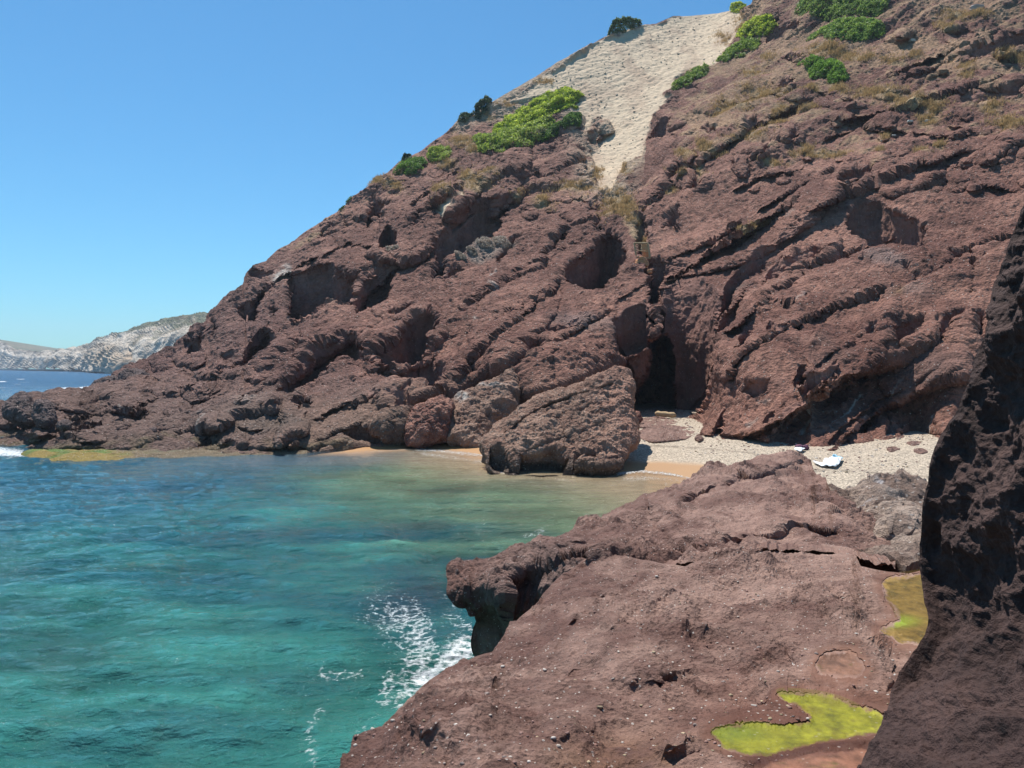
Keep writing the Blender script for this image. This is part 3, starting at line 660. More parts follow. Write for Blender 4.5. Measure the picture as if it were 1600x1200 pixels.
# carry the hill on behind its skyline
back = []; bcol = []
for dy, dz in [(1.5, -0.3), (6, -2), (20, -12), (60, -60)]:
    b = pf[0].copy(); b[:, 1] += dy; b[:, 2] = np.maximum(b[:, 2] + dz, -2); back.insert(0, b); bcol.insert(0, col[0])
pf_all = np.concatenate([np.array(back), pf], 0); col_all = np.concatenate([np.array(bcol), col], 0)
soft = np.maximum(scree, 0.8 * face); soft = np.concatenate([np.repeat(soft[:1], 4, 0), soft], 0)
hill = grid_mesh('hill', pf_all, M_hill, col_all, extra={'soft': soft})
tag(hill, kind='structure')

from_hill = {}
def hill_at(x, y):
    """surface point and its normal of the hill at a photo pixel"""
    j = np.clip(np.round((np.asarray(x, float) - xs[0]) / (xs[1] - xs[0])).astype(int), 0, NC - 1)
    t_ = (np.asarray(y, float) - top[j]) / (bot[j] - top[j])
    i = np.clip(np.round(t_ * (NR - 1)).astype(int), 0, NR - 1)
    return pf[i, j]
print('hill', round(time.time() - T0, 1))

# ------------------------------------------------------------------ beach and sea bed
bx = np.linspace(-30, 45, 420); by = np.linspace(14, 84, 420)
BX, BY = np.meshgrid(bx, by)
bz = beach_z(BX, BY)
bp = np.stack([BX, BY, bz], -1)
sd = shore_sd(BX, BY)
bz = bz + sm(sd, 1.5, 5) * (0.05 * fbm(bp, 3.0, 4, 201) + 0.03 * perlin(bp * 3, 205)) + 0.10 * sm(sd, 3, 5) * (1 - sm(sd, 5, 8)) * (0.5 + fbm(bp, 9, 2, 206))
bp[..., 2] = bz
wetf = 1 - sm(sd + 0.5 * fbm(bp, 4, 3, 207), 1.6, 2.6)
bcol = lerp(np.array([0.41, 0.335, 0.25]) + 0 * bp, np.array([0.33, 0.19, 0.09]), wetf)
bcol = lerp(bcol, np.array([0.36, 0.29, 0.22]), 0.5 * (1 - wetf) * sm(fbm(bp * np.array([0.3, 1, 1]), 1.2, 4, 209), 0.2, 0.8))
wr_ = np.exp(-((sd - 5.6 - .8 * fbm(bp, 7, 2, 215)) / .28) ** 2) * sm(fbm(bp, .6, 3, 216), -.5, .4)
bcol = lerp(bcol, np.array([.10, .075, .05]), .75 * wr_ * (BX > 6))
leftb = 1 - sm(BX, -4, 2)
bcol = lerp(bcol, np.array([0.34, 0.17, 0.055]), leftb * sm(sd, -1, 1))
m, t, b, o = new_mat('beach_pebbles')
at = N(t, 'ShaderNodeAttribute', attribute_name='Col'); wa = N(t, 'ShaderNodeAttribute', attribute_name='wet')
tc = N(t, 'ShaderNodeTexCoord').outputs['Object']
vo = N(t, 'ShaderNodeTexVoronoi', Scale=14.0); t.links.new(tc, vo.inputs['Vector'])
no = N(t, 'ShaderNodeTexNoise', Scale=14.0, Detail=4.0); t.links.new(tc, no.inputs['Vector'])
sp_ = N(t, 'ShaderNodeSeparateColor'); t.links.new(vo.outputs['Color'], sp_.inputs[0])
f = mth(t, 'MULTIPLY_ADD', sp_.outputs[0], 0.9); t.nodes[-1].inputs[2].default_value = 0.5
f = mth(t, 'MULTIPLY', f, mth(t, 'ADD', mth(t, 'MULTIPLY', no.outputs[0], 0.8), 0.62))
dry = mth(t, 'SUBTRACT', 1.0, wa.outputs['Fac'])
f = mth(t, 'ADD', mth(t, 'MULTIPLY', f, dry), wa.outputs['Fac'])
cc = N(t, 'ShaderNodeCombineColor')
for i in range(3): t.links.new(f, cc.inputs[i])
t.links.new(mix(t, 1.0, at.outputs['Color'], cc.outputs[0], 'MULTIPLY'), b.inputs['Base Color'])
b.inputs['Roughness'].default_value = 0.8
bpn = N(t, 'ShaderNodeBump', Strength=0.9, Distance=0.06)
t.links.new(mth(t, 'MULTIPLY', mth(t, 'SUBTRACT', 1.0, vo.outputs['Distance']), dry), bpn.inputs['Height']); t.links.new(bpn.outputs[0], b.inputs['Normal'])
M_beach = m
beach = grid_mesh('beach', bp, M_beach, bcol, extra={'wet': wetf})
tag(beach, kind='structure')
# ------------------------------------------------------------------ sea
def make_sea():
    cols = 1150
    yy = np.concatenate([574.0 + np.array([2.5, 2.9, 3.2, 3.6]), np.arange(578, 1290, 1.3), np.array([1340, 1500, 2000])])
    px = np.concatenate([np.linspace(-700, -60, 60), np.linspace(-55, 1260, cols), np.linspace(1300, 2100, 40)])
    GX, GY = np.meshgrid(px, yy)
    Yd = Yz(GX, GY, 0.0)
    p = P(GX, GY, Yd)
    p[..., 2] = 0
    x, y = p[..., 0], p[..., 1]
    sd = shore_sd(x, y)
    off = np.clip(sm(y, 60, 90) + sm(-x, 12, 40), 0, 1)
    deep = sm(-sd, 1.0, 14)
    z = 0
    p2 = p.copy()
    wx = x + 0.8 * fbm(p2, 6.0, 2, 301); wy = y + 0.8 * fbm(p2, 6.0, 2, 302)
    r = np.random.default_rng(3)
    for lam, amp, n in ((7.0, .09, 3), (3.4, .075, 4), (1.7, .055, 5), (0.9, .026, 6), (0.5, .012, 5)):
        for k in range(n):
            a = R(100 + r.normal() * 32)               # waves run in towards the beach
            l = lam * (0.8 + 0.4 * r.random())
            ph = 6.28 * r.random() + 2 * math.pi * (wx * math.cos(a) + wy * math.sin(a)) / l
            fade = np.clip(l * 260 / np.maximum(y, 1) - 0.6, 0, 1)
            s = np.sin(ph)
            z = z + amp * fade * (0.55 * s + 0.45 * (1 - 2 * np.abs(np.sin(ph / 2 + 1))))
    big = 0.6 + 0.6 * sm(fbm(p2, 9.0, 2, 311), -0.6, 0.8)
    z = z * big * (0.12 + 0.88 * deep) + deep * 0.05 * fbm(p2 * np.array([.6, 1.4, 1]), 1.6, 3, 313, .55)
    p[..., 2] = z
    # body colour of the water: sand shows green and tan in the shallows, teal in the cove, blue outside
    n1 = fbm(p2, 14.0, 4, 321); n2 = fbm(p2 * np.array([.5, 1.3, 1]), 5.0, 4, 322); n3 = fbm(p2 * np.array([.6, 1.3, 1]), 2.2, 4, 324)
    c = lerp(np.array([0.36, 0.275, 0.17]) + 0 * p, np.array([0.14, 0.20, 0.115]), sm(-sd + .8 * n2, 3.0, 9))
    c = lerp(c, np.array([0.038, 0.195, 0.165]), sm(-sd + 1.5 * n2, 8, 18))
    c = c * (1 + .42 * n3 * sm(-sd, 3, 10))[..., None]
    c = lerp(c, np.array([0.014, 0.095, 0.115]), sm(n2 + .4 * n1, -.3, .7) * sm(-sd, 6, 14) * .9)
    bl = sm(-x + 3 * n1 + 0.25 * (y - 20), 9, 20) * sm(y, 16, 32)
    c = lerp(c, np.array([0.008, 0.090, 0.150]), .8 * bl)
    c = lerp(c, np.array([0.004, 0.065, 0.150]), sm(y + 6 * n1, 62, 120))
    c = lerp(c, np.array([0.010, 0.11, 0.12]), .6 * np.exp(-((y - 105) / 22.0) ** 2) * (x < -40))
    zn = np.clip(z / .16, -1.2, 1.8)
    c = c * (1 + .30 * zn * sm(-sd, 1, 8))[..., None]  # crests painted lighter, troughs darker, imitating light passing through thin water
    # weed and dark rock under the surface
    for ex, ey, rx, ry, a in [(650, 925, 70, 40, .75), (700, 760, 110, 12, .45), (560, 800, 60, 10, .35), (660, 815, 70, 10, .5), (780, 800, 60, 8, .4), (300, 1120, 130, 30, .45), (420, 1050, 120, 18, .35), (600, 880, 60, 12, .4), (480, 830, 80, 10, .25), (330, 770, 70, 8, .25), (130, 1150, 120, 20, .3), (840, 760, 60, 8, .3)]:
        e = ell(GX + 26 * n2, GY + 12 * n2, ex, ey, rx, ry)
        dark = np.array([0.045, 0.055, 0.04]) if ey < 840 else np.array([0.010, 0.035, 0.060])
        c = lerp(c, dark, a * e)
    # foam
    foam = np.zeros(x.shape)
    fn = 1 - np.abs(fbm(p2, 0.75, 4, 331, .6)) * 2.2
    fn2 = fbm(p2, 0.35, 3, 335)
    def fline(pts, wd, a):
        nonlocal foam
        b_ = bbox(GX, GY, pts, wd * 3)
        if b_ is None: return
        d_ = dist_line(GX[b_], GY[b_], pts)
        foam[b_] = np.maximum(foam[b_], a * np.exp(-(d_ / wd) ** 2))
    for l, wd, a in [([(740, 1000), (712, 1012), (690, 1035), (650, 1055)], 20, .9), ([(640, 960), (660, 1000), (650, 1040), (640, 1080)], 36, .60), ([(610, 1050), (600, 1090)], 16, .55), ([(700, 960), (735, 985)], 14, .5), ([(560, 1045), (500, 1045)], 12, .45), ([(620, 940), (560, 960)], 12, .35),
                     ([(500, 1100), (480, 1140), (490, 1190)], 12, .45), ([(690, 920), (720, 950)], 8, .35), ([(600, 950), (670, 1020)], 44, .44), ([(590, 1120), (560, 1140)], 10, .3), ([(640, 1085), (625, 1100)], 8, .6)]:
        fline(l, wd, a)
    FW = [([(652, 702), (690, 705), (725, 709), (760, 712)], 4.5, .72), ([(660, 709), (720, 716), (758, 722)], 5.0, .5), ([(965, 741), (1000, 737), (1040, 740), (1072, 745), (1080, 750)], 3.4, .85), ([(975, 748), (1020, 747), (1065, 752)], 6, .5), ([(1040, 757), (1060, 762)], 4, .5),
          ([(-60, 702), (0, 703), (32, 706)], 7, 1.0), ([(30, 712), (60, 712)], 2, .8), ([(172, 708), (215, 710), (240, 709)], 3, .7), ([(90, 606.5), (120, 606), (140, 604)], 1.5, 1.0), ([(26, 592), (38, 592.3)], .8, .75), ([(80, 593), (87, 593)], .7, .75), ([(28, 597), (46, 597.4)], .6, .6), ([(22, 600.5), (32, 600.5)], .7, .7),
          ([(0, 605.5), (8, 605.5)], .7, .65), ([(34, 616), (48, 615.5)], .8, .7), ([(60, 598), (66, 598)], .5, .6), ([(765, 735), (800, 741)], 2, .6), ([(900, 738), (960, 741)], 3, .6), ([(820, 832), (850, 826)], 5, .42), ([(540, 709), (640, 702)], 1.6, .5)]
    for l, wd, a in FW: fline(l, wd, a)
    caps = sm(fbm(p2 * np.array([.25, 1, 1]), 7.0, 4, 341, .6), 0.78, 0.92) * sm(y, 70, 110) * 1.2
    caps2 = sm(fbm(p2 * np.array([.5, 1, 1]), 0.5, 3, 343), 0.95, 1.25) * sm(z, .03, .12) * .55
    foam_d = np.clip(np.maximum(np.maximum(foam, caps), caps2), 0, 1.6)
    alpha = np.clip(sm(-sd + 0.25 * n3, -0.25, 3.5), 0.0, 1.0)
    alpha = np.where(sd > 0.6, 0, 0.10 + 0.90 * alpha)
    p[..., 2] += np.where(sd < 2.5, 0.03, 0)
    m, t, b, o = new_mat('sea_water')
    at = N(t, 'ShaderNodeAttribute', attribute_name='Col'); fa = N(t, 'ShaderNodeAttribute', attribute_name='foam'); al = N(t, 'ShaderNodeAttribute', attribute_name='body')
    tc = N(t, 'ShaderNodeTexCoord').outputs['Object']
    ns = N(t, 'ShaderNodeTexNoise', Scale=2.2, Detail=5.0, Roughness=0.6); t.links.new(tc, ns.inputs['Vector'])
    wv = mix(t, 0.12, tc, ns.outputs['Color'], 'ADD')
    ve = N(t, 'ShaderNodeTexVoronoi', Scale=3.6); ve.feature = 'DISTANCE_TO_EDGE'; t.links.new(wv, ve.inputs['Vector'])
    vf = N(t, 'ShaderNodeTexNoise', Scale=12.0, Detail=5.0, Roughness=0.65); t.links.new(tc, vf.inputs['Vector'])
    e_ = mth(t, 'SUBTRACT', mth(t, 'MULTIPLY', fa.outputs['Fac'], 1.3), mth(t, 'MULTIPLY', ve.outputs['Distance'], 2.2))
    e_ = mth(t, 'ADD', e_, mth(t, 'MULTIPLY', mth(t, 'SUBTRACT', vf.outputs[0], 0.5), 2.2))
    mr = N(t, 'ShaderNodeMapRange'); mr.inputs['From Min'].default_value = .34; mr.inputs['From Max'].default_value = 1.0; t.links.new(e_, mr.inputs['Value'])
    on = mth(t, 'GREATER_THAN', fa.outputs['Fac'], 0.05); FO = mth(t, 'MULTIPLY', mth(t, 'MULTIPLY', mr.outputs[0], on), 0.85)
    fc = mix(t, FO, at.outputs['Color'], (0.78, 0.80, 0.80))
    t.links.new(fc, b.inputs['Base Color'])
    b.inputs['IOR'].default_value = 1.33
    fr_ = N(t, 'ShaderNodeAttribute', attribute_name='far').outputs['Fac']
    t.links.new(mth(t, 'ADD', mth(t, 'MULTIPLY', FO, 0.6), mth(t, 'MULTIPLY_ADD', fr_, 0.3)), b.inputs['Roughness'])
    for n in t.nodes:
        if n.type == 'MATH' and n.operation == 'MULTIPLY_ADD': n.inputs[2].default_value = 0.06
    t.links.new(mth(t, 'SUBTRACT', 0.5, mth(t, 'MULTIPLY', fr_, 0.33)), b.inputs['Specular IOR Level'])
    mp = N(t, 'ShaderNodeMapping'); mp.inputs['Scale'].default_value = (0.7, 1.3, 1); t.links.new(tc, mp.inputs[0])
    n_a = N(t, 'ShaderNodeTexNoise', Scale=1.6, Detail=7.0, Roughness=0.62); n_b = N(t, 'ShaderNodeTexNoise', Scale=0.35, Detail=3.0, Roughness=0.6)
    for n in (n_a, n_b): t.links.new(mp.outputs[0], n.inputs['Vector'])
    bu = N(t, 'ShaderNodeBump', Strength=1.0, Distance=0.45)
    t.links.new(mth(t, 'ADD', n_a.outputs[0], mth(t, 'MULTIPLY', n_b.outputs[0], 2.0)), bu.inputs['Height'])
    t.links.new(bu.outputs[0], b.inputs['Normal'])
    tr = N(t, 'ShaderNodeBsdfTransparent'); ms = N(t, 'ShaderNodeMixShader')
    fac = mth(t, 'MAXIMUM', al.outputs['Fac'], FO)
    t.links.new(fac, ms.inputs[0]); t.links.new(tr.outputs[0], ms.inputs[1]); t.links.new(b.outputs[0], ms.inputs[2]); t.links.new(ms.outputs[0], o.inputs[0])
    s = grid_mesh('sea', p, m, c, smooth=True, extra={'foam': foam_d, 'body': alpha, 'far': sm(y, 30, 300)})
    tag(s, kind='structure')
make_sea()
print('sea', round(time.time() - T0, 1))

# ------------------------------------------------------------------ generic rock relief sheet with real back
def relief(name, xs, top, bot, nr, base, mat, feats, noise, cfun, label, cat, backs, botw=None, group=None, warpk=(1.2, 3.0), rot=False, low_bits=None):
    """xs: columns (pixels) with top/bottom rows; base(x, y) = distance; feats(Yd, WX, WY) adds the features"""
    nc = len(xs)
    v = np.linspace(0, 1, nr)[:, None]
    A = np.broadcast_to(xs, (nr, nc)).copy(); B = top[None] * (1 - v) + bot[None] * v
    GX, GY = (B, A) if rot else (A, B)
    Yd = base(GX, GY)
    p0 = P(GX, GY, Yd)
    WX, WY = warp(GX, GY, p0, *warpk)
    feats(Yd, WX, WY, p0)
    pm = P(GX, GY, Yd)
    nm = blur(grid_normals(pm), 3); nm /= np.linalg.norm(nm, axis=-1)[..., None] + 1e-9
    D = noise(pm, GX, GY)
    pf = pm + nm * (D * (0.25 + 0.75 * sm(v * nr, 0, 5)))[..., None]
    col = cfun(pm, GX, GY)
    P1 = [pf]; C1 = [col]
    for dy, dz, *dx in backs:
        b = pf[0].copy(); b[:, 1] += dy; b[:, 2] += dz; b[:, 0] += dx[0] if dx else 0
        if dx and len(dx) > 1: b[:, 0] = np.maximum(b[:, 0], dx[1])
        P1.insert(0, b[None]); C1.insert(0, col[:1])
    for dy, dz, *dx in (botw or []):
        b = pf[-1].copy(); b[:, 1] += dy; b[:, 2] += dz; b[:, 0] += dx[0] if dx else 0
        if dx and len(dx) > 1: b[:, 0] = np.maximum(b[:, 0], dx[1])
        P1.append(b[None]); C1.append(col[-1:])
    ex = None
    if 'm' in POOLMASK and name == 'rock_outcrop':
        mk = POOLMASK['m']; ex = {'soft': np.concatenate([np.repeat(mk[:1], len(backs), 0), mk, np.repeat(mk[-1:], len(botw or []), 0)], 0)}
    o = grid_mesh(name, np.concatenate(P1, 0), mat, np.concatenate(C1, 0), extra=ex)
    tag(o, label, cat, group)
    return o, pf, GX, GY

def fine(pm, k, pits=1.0, seed=0):
    """cobbly conglomerate weathering at scale k metres"""
    c1, c2, c3 = cells(pm, 0.55 * k, seed + 1)
    e1, e2, e3 = cells(pm, 0.22 * k, seed + 2)
    return k * (0.30 * fbm(pm, 3.0 * k, 3, seed + 3, .5, True) + 0.10 * fbm(pm, 0.8 * k, 3, seed + 4, .6) + pits * (0.10 * (0.6 - c1) * (0.3 + c3) + 0.055 * (0.6 - e1) * (0.2 + 1.6 * e3)))

LIPK = 0.35; LIPS_ = 10.0
# ---- near flat rock (front block)
TF = np.array([(470, 1290), (500, 1232), (530, 1200), (560, 1168), (600, 1128), (640, 1090), (670, 1062), (700, 1045), (747, 1025), (769, 1018), (800, 975), (831, 950), (850, 925), (875, 900), (919, 870), (960, 868), (1010, 876), (1070, 884), (1122, 868), (1177, 860), (1259, 845),
               (1294, 848), (1331, 858), (1345, 884), (1385, 893), (1420, 896), (1470, 884), (1560, 880), (1720, 880)], float)
fb = rbf([(470, 1290, 3.4), (530, 1200, 4.3), (600, 1130, 5.2), (670, 1062, 6.2), (747, 1025, 7.0), (800, 975, 7.8), (850, 925, 9.0), (919, 870, 10.2), (1010, 876, 9.6), (1122, 868, 9.4), (1259, 845, 10.2), (1331, 858, 9.7), (1345, 884, 8.7), (1420, 896, 8.25), (1560, 880, 8.7),
          (560, 1250, 3.2), (700, 1200, 3.35), (700, 1120, 4.3), (850, 1200, 3.2), (850, 1050, 5.3), (900, 960, 7.2), (1000, 1200, 3.3), (1000, 1060, 4.9), (1000, 950, 6.9), (1150, 1190, 3.40), (1150, 1050, 4.95), (1150, 930, 7.4), (1300, 1180, 3.48), (1300, 1120, 4.0), (1250, 1130, 3.9),
          (1310, 1040, 4.80), (1420, 950, 6.75), (1400, 1000, 5.9), (1300, 930, 7.3), (1250, 980, 6.1), (1450, 1080, 4.4), (1500, 1190, 3.7), (1450, 1150, 3.9), (1100, 1320, 2.55), (600, 1320, 2.5), (1500, 1320, 2.5), (1000, 1100, 4.35)])
Z_P1 = float(CAM_H - 1.80); Z_P2 = float(P(1420, 950, 6.75)[2]); Z_P3 = float(P(1310, 1040, 4.8)[2])
POOL1 = [(1212, 1082), (1225, 1078), (1300, 1085), (1345, 1105), (1390, 1118), (1398, 1125), (1375, 1150), (1330, 1155), (1275, 1162), (1245, 1172), (1190, 1185), (1150, 1182), (1125, 1165), (1104, 1142), (1140, 1130), (1180, 1126), (1235, 1133), (1260, 1128), (1265, 1118), (1225, 1095)]
POOL2 = [(1371, 905), (1420, 897), (1462, 890), (1500, 900), (1500, 1010), (1455, 1010), (1430, 1008), (1398, 1004), (1385, 990), (1368, 980), (1400, 970), (1405, 960), (1385, 935)]
POOL3 = [(1275, 1030), (1295, 1017), (1335, 1015), (1343, 1030), (1355, 1048), (1345, 1058), (1300, 1060), (1272, 1050)]
POOL4 = [(1185, 1200), (1215, 1188), (1260, 1178), (1330, 1172), (1370, 1175), (1390, 1205), (1380, 1240), (1180, 1240)]
Z_P4 = Z_P1 + 0.004

def chaikin(pl, n=2):
    a = np.array(pl, float)
    for _ in range(n):
        b = np.roll(a, -1, 0); a = np.stack([a * .75 + b * .25, a * .25 + b * .75], 1).reshape(-1, 2)
    return [tuple(q_) for q_ in a]
POOL1, POOL2, POOL3, POOL4 = [chaikin(q_) for q_ in (POOL1, POOL2, POOL3, POOL4)]
def pxn(x, y): return fbm(np.stack([x, y, 0 * x], -1), 22.0, 4, 430, .6)
def pool_flat(Yd, WX, WY, poly, z):
    b_ = bbox(WX, WY, poly, 40)
    if b_ is None: return
    x, y = WX[b_], WY[b_]
    i_ = inpoly(x, y, poly); d_ = dist_line(x, y, poly, True); d_ = np.where(i_, -d_, d_)
    d_ = d_ + 4.5 * pxn(x, y)
    i_ = d_ < 0
    tgt = Yz(x, y, z - 0.002 - 0.010 * sm(-d_, 0, 14)); w_ = 1 - sm(d_, 2, 60)
    tgt2 = Yz(x, y, z + 0.004 + 0.0006 * np.maximum(d_, 0))
    tg = np.where(i_, tgt, np.minimum(tgt2, 40))
    Yd[b_] = Yd[b_] * (1 - w_) + tg * w_
    # rim just outside stays above the water level
def feats_F(Yd, WX, WY, p0):
    for l, h, wd in [([(1020, 792), (1012, 820), (1039, 845), (1060, 870)], .1, 3), ([(780, 1080), (860, 1040), (930, 1010), (1010, 940)], .06, 8), ([(700, 1140), (800, 1085), (900, 1040)], .06, 5), ([(640, 1180), (740, 1110), (820, 1060)], .05, 5),
                     ([(880, 1160), (980, 1110), (1060, 1070), (1120, 1060)], .03, 9), ([(930, 930), (980, 960), (1010, 990)], .12, 6), ([(1100, 1000), (1150, 960), (1200, 940)], .07, 6), ([(880, 980), (940, 960), (1000, 900)], .10, 6), ([(1160, 1000), (1200, 1030), (1240, 1040)], .04, 6), ([(960, 1240), (1060, 1180), (1100, 1150)], .03, 10)]:
        crev(Yd, WX, WY, l, h, wd)
    for l, h, wd in [([(760, 1100), (830, 1075), (900, 1030), (960, 990)], .12, 14), ([(1010, 950), (1060, 930), (1130, 925)], .2, 12), ([(1130, 1020), (1180, 985), (1240, 965)], .2, 12), ([(1300, 935), (1340, 915), (1370, 905)], .2, 10),
                     ([(860, 1010), (900, 960), (950, 920), (1000, 905)], .35, 14), ([(1020, 1060), (1080, 1040), (1150, 1060)], .15, 12), ([(1240, 1010), (1300, 985), (1360, 990)], .12, 10)]:
        lip(Yd, WX, WY, l, h, wd)
    for x, y, rx, ry, h in [(1000, 1030, 90, 50, .35), (1190, 1000, 80, 40, .2), (870, 1110, 110, 50, .2), (1060, 1150, 60, 34, .22), (1250, 930, 70, 30, .25), (960, 960, 40, 26, .3), (1330, 960, 40, 20, .15), (720, 1130, 80, 40, .12)]:
        d = ((WX - x) / rx) ** 2 + ((WY - y) / ry) ** 2
        Yd -= np.where(d < 1, h * (1 - d) ** 1.2, 0)
    for pl, z in ((POOL1, Z_P1), (POOL2, Z_P2), (POOL3, Z_P3)): pool_flat(Yd, WX, WY, pl, z)
POOLMASK = {}
def noise_F(pm, GX, GY):
    calm = np.zeros(GX.shape)
    for pl in (POOL1, POOL2, POOL3, POOL4):
        b_ = bbox(GX, GY, pl, 50)
        i_ = inpoly(GX[b_], GY[b_], pl); d_ = dist_line(GX[b_], GY[b_], pl, True)
        calm[b_] = np.maximum(calm[b_], np.where(i_, 1, 1 - sm(d_, -6, 44)))
    ng = np.clip(Yd_near(pm), .6, 2.0)
    rgh = 0.55 + 0.75 * sm(fbm(pm, 1.1, 3, 411), -.4, .7)
    q = pm @ np.array([-0.45, 0.35, 0.8]) + .12 * fbm(pm, 1.2, 3, 415)
    D = rgh * fine(pm, 0.20, 1.3, 400) + 0.06 * fbm(pm, 0.9, 3, 402, .55) + 0.035 * ledge(q, 0.33, 1) * sm(fbm(pm, 1.6, 2, 417), -.2, .6) + rgh * fine(pm, 0.07, 1.2, 440) * .8
    D = D - np.median(D)
    POOLMASK['m'] = sm(calm, .6, .95)
    return D * (1 - 0.95 * calm)
def Yd_near(pm): return pm[..., 1] / 5.0
def col_F(pm, GX, GY):
    a = fbm(pm, 1.5, 4, 421, .6); b = fbm(pm, 0.35, 4, 423, .6); 
    c = lerp(np.array([0.115, 0.054, 0.040]) + 0 * pm, np.array([0.29, 0.180, 0.140]), sm(a + .7 * b + 0.9 * sm(GX + .5 * GY, 1350, 1750) * (1 - sm(GY, 1050, 1150)), -0.7, 1.6))
    c = lerp(c, np.array([0.18, 0.085, 0.035]), .7 * ell(GX, GY, 980, 1180, 110, 50) * sm(b, -.6, .5))
    for x, y, rx, ry in [(1150, 860, 60, 12), (1015, 862, 30, 8), (1080, 870, 40, 10)]:
        c = lerp(c, np.array([0.36, 0.25, 0.12]), .6 * ell(GX, GY, x, y, rx, ry) * sm(b, 0, .7))
    c = lerp(c, np.array([0.16, 0.065, 0.04]), .6 * np.maximum(ell(GX, GY, 1290, 1180, 150, 34), ell(GX, GY, 1250, 1110, 190, 60)) )
    for pl, cc_ in ((POOL1, (0.215, 0.205, 0.014)), (POOL2, (0.185, 0.115, 0.026)), (POOL3, (0.20, 0.105, 0.07)), (POOL4, (0.17, 0.075, 0.045))):
        b_ = bbox(GX, GY, pl, 20); i_ = inpoly(GX[b_] + 5 * b[b_], GY[b_] + 3 * b[b_], pl); d_ = dist_line(GX[b_], GY[b_], pl, True); d_ = np.abs(np.where(inpoly(GX[b_], GY[b_], pl), -d_, d_) + 4.5 * pxn(GX[b_], GY[b_])); i_ = (np.where(inpoly(GX[b_], GY[b_], pl), -1, 1) * dist_line(GX[b_], GY[b_], pl, True) + 4.5 * pxn(GX[b_], GY[b_])) < 0
        cc2 = np.array(cc_) + 0 * pm[b_]
        fnz = fbm(pm[b_], .10, 4, 425, .65)
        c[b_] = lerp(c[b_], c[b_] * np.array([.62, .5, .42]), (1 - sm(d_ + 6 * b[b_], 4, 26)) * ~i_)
        cc2 = lerp(cc2, np.array([.10, .075, .02]) + 0 * cc2, .75 * sm(fbm(pm[b_], .22, 4, 427, .65), .15, .8)) * (1 + .5 * fnz)[..., None]
        if pl is POOL1:
            cc2 = lerp(cc2, np.array([0.16, 0.13, 0.02]), .8 * sm(a[b_] + .8 * b[b_], -.2, .8)); cc2 = lerp(cc2, np.array([0.07, 0.12, 0.012]), ell(GX[b_], GY[b_], 1140, 1145, 50, 14) * .6)
            cc2 = lerp(cc2, np.array([0.14, 0.05, 0.02]), ell(GX[b_], GY[b_], 1245, 1112, 40, 10) * .3)
        if pl is POOL2: cc2 = lerp(cc2, np.array([0.22, 0.30, 0.02]), ell(GX[b_], GY[b_], 1400, 970, 36, 10) * .9)
        c[b_] = lerp(c[b_], cc2, np.where(i_, sm(d_ + 3 * fnz, 0, 6), 0))
    return np.clip(c, .01, .8)
xsF = np.linspace(470, 1720, 1150)
oF, pfF, FX, FY = relief('rock_outcrop', xsF, np.interp(xsF, TF[:, 0], TF[:, 1]), np.full(len(xsF), 1330.0), 560, fb, M_near, feats_F, noise_F, col_F,
                         'broad red-brown foreground rock shelf speckled with pale pebbles, holding the green puddle', 'rock', [(0.15, -0.12), (0.35, -0.6), (0.5, -1.8), (0.5, -4.5)], [(0.0, -1.5), (0.6, -4)])
print('front', round(time.time() - T0, 1))

LIPK = 0.6; CUTK = 61
# ---- slab behind it with the overhanging nose
TS = np.array([(704, 908), (707, 903), (712, 896), (725, 888), (750, 880), (800, 863), (850, 847), (900, 829), (930, 818), (970, 797), (1005, 783), (1040, 766), (1078, 752), (1100, 741), (1150, 727), (1200, 711), (1240, 705), (1248, 712), (1257, 724), (1268, 728), (1275, 745), (1292, 757), (1298, 775), (1330, 800), (1360, 830), (1380, 850), (1400, 870)], float)
BS = np.array([(704, 910), (709, 930), (716, 940), (728, 947), (736, 955), (739, 985), (743, 1024), (760, 1045), (800, 1035), (850, 1000), (880, 960), (920, 910), (1000, 900), (1100, 905), (1250, 880), (1300, 880), (1350, 905), (1400, 915)], float)
sb = rbf([(707, 905, 11.6), (750, 880, 12.0), (850, 847, 13.3), (930, 818, 14.6), (1005, 783, 16.3), (1078, 752, 18.3), (1150, 727, 20.0), (1240, 705, 22.0), (1250, 730, 20.5), (1298, 775, 15.5), (1340, 810, 13.2), (1380, 850, 11.6),
          (712, 925, 11.3), (740, 960, 11.4), (745, 1020, 11.5), (800, 900, 11.2), (800, 960, 11.0), (850, 900, 11.0), (850, 960, 10.6), (920, 870, 10.9), (900, 850, 12.0), (960, 860, 11.0), (1000, 850, 11.7), (1010, 900, 9.8), (1100, 865, 10.3), (1100, 800, 13.6), (1122, 850, 10.9), (1200, 760, 16.2), (1200, 850, 10.7),
          (1250, 830, 11.4), (1250, 880, 9.6), (1300, 800, 13.2), (1340, 890, 9.4), (1400, 910, 8.6)])
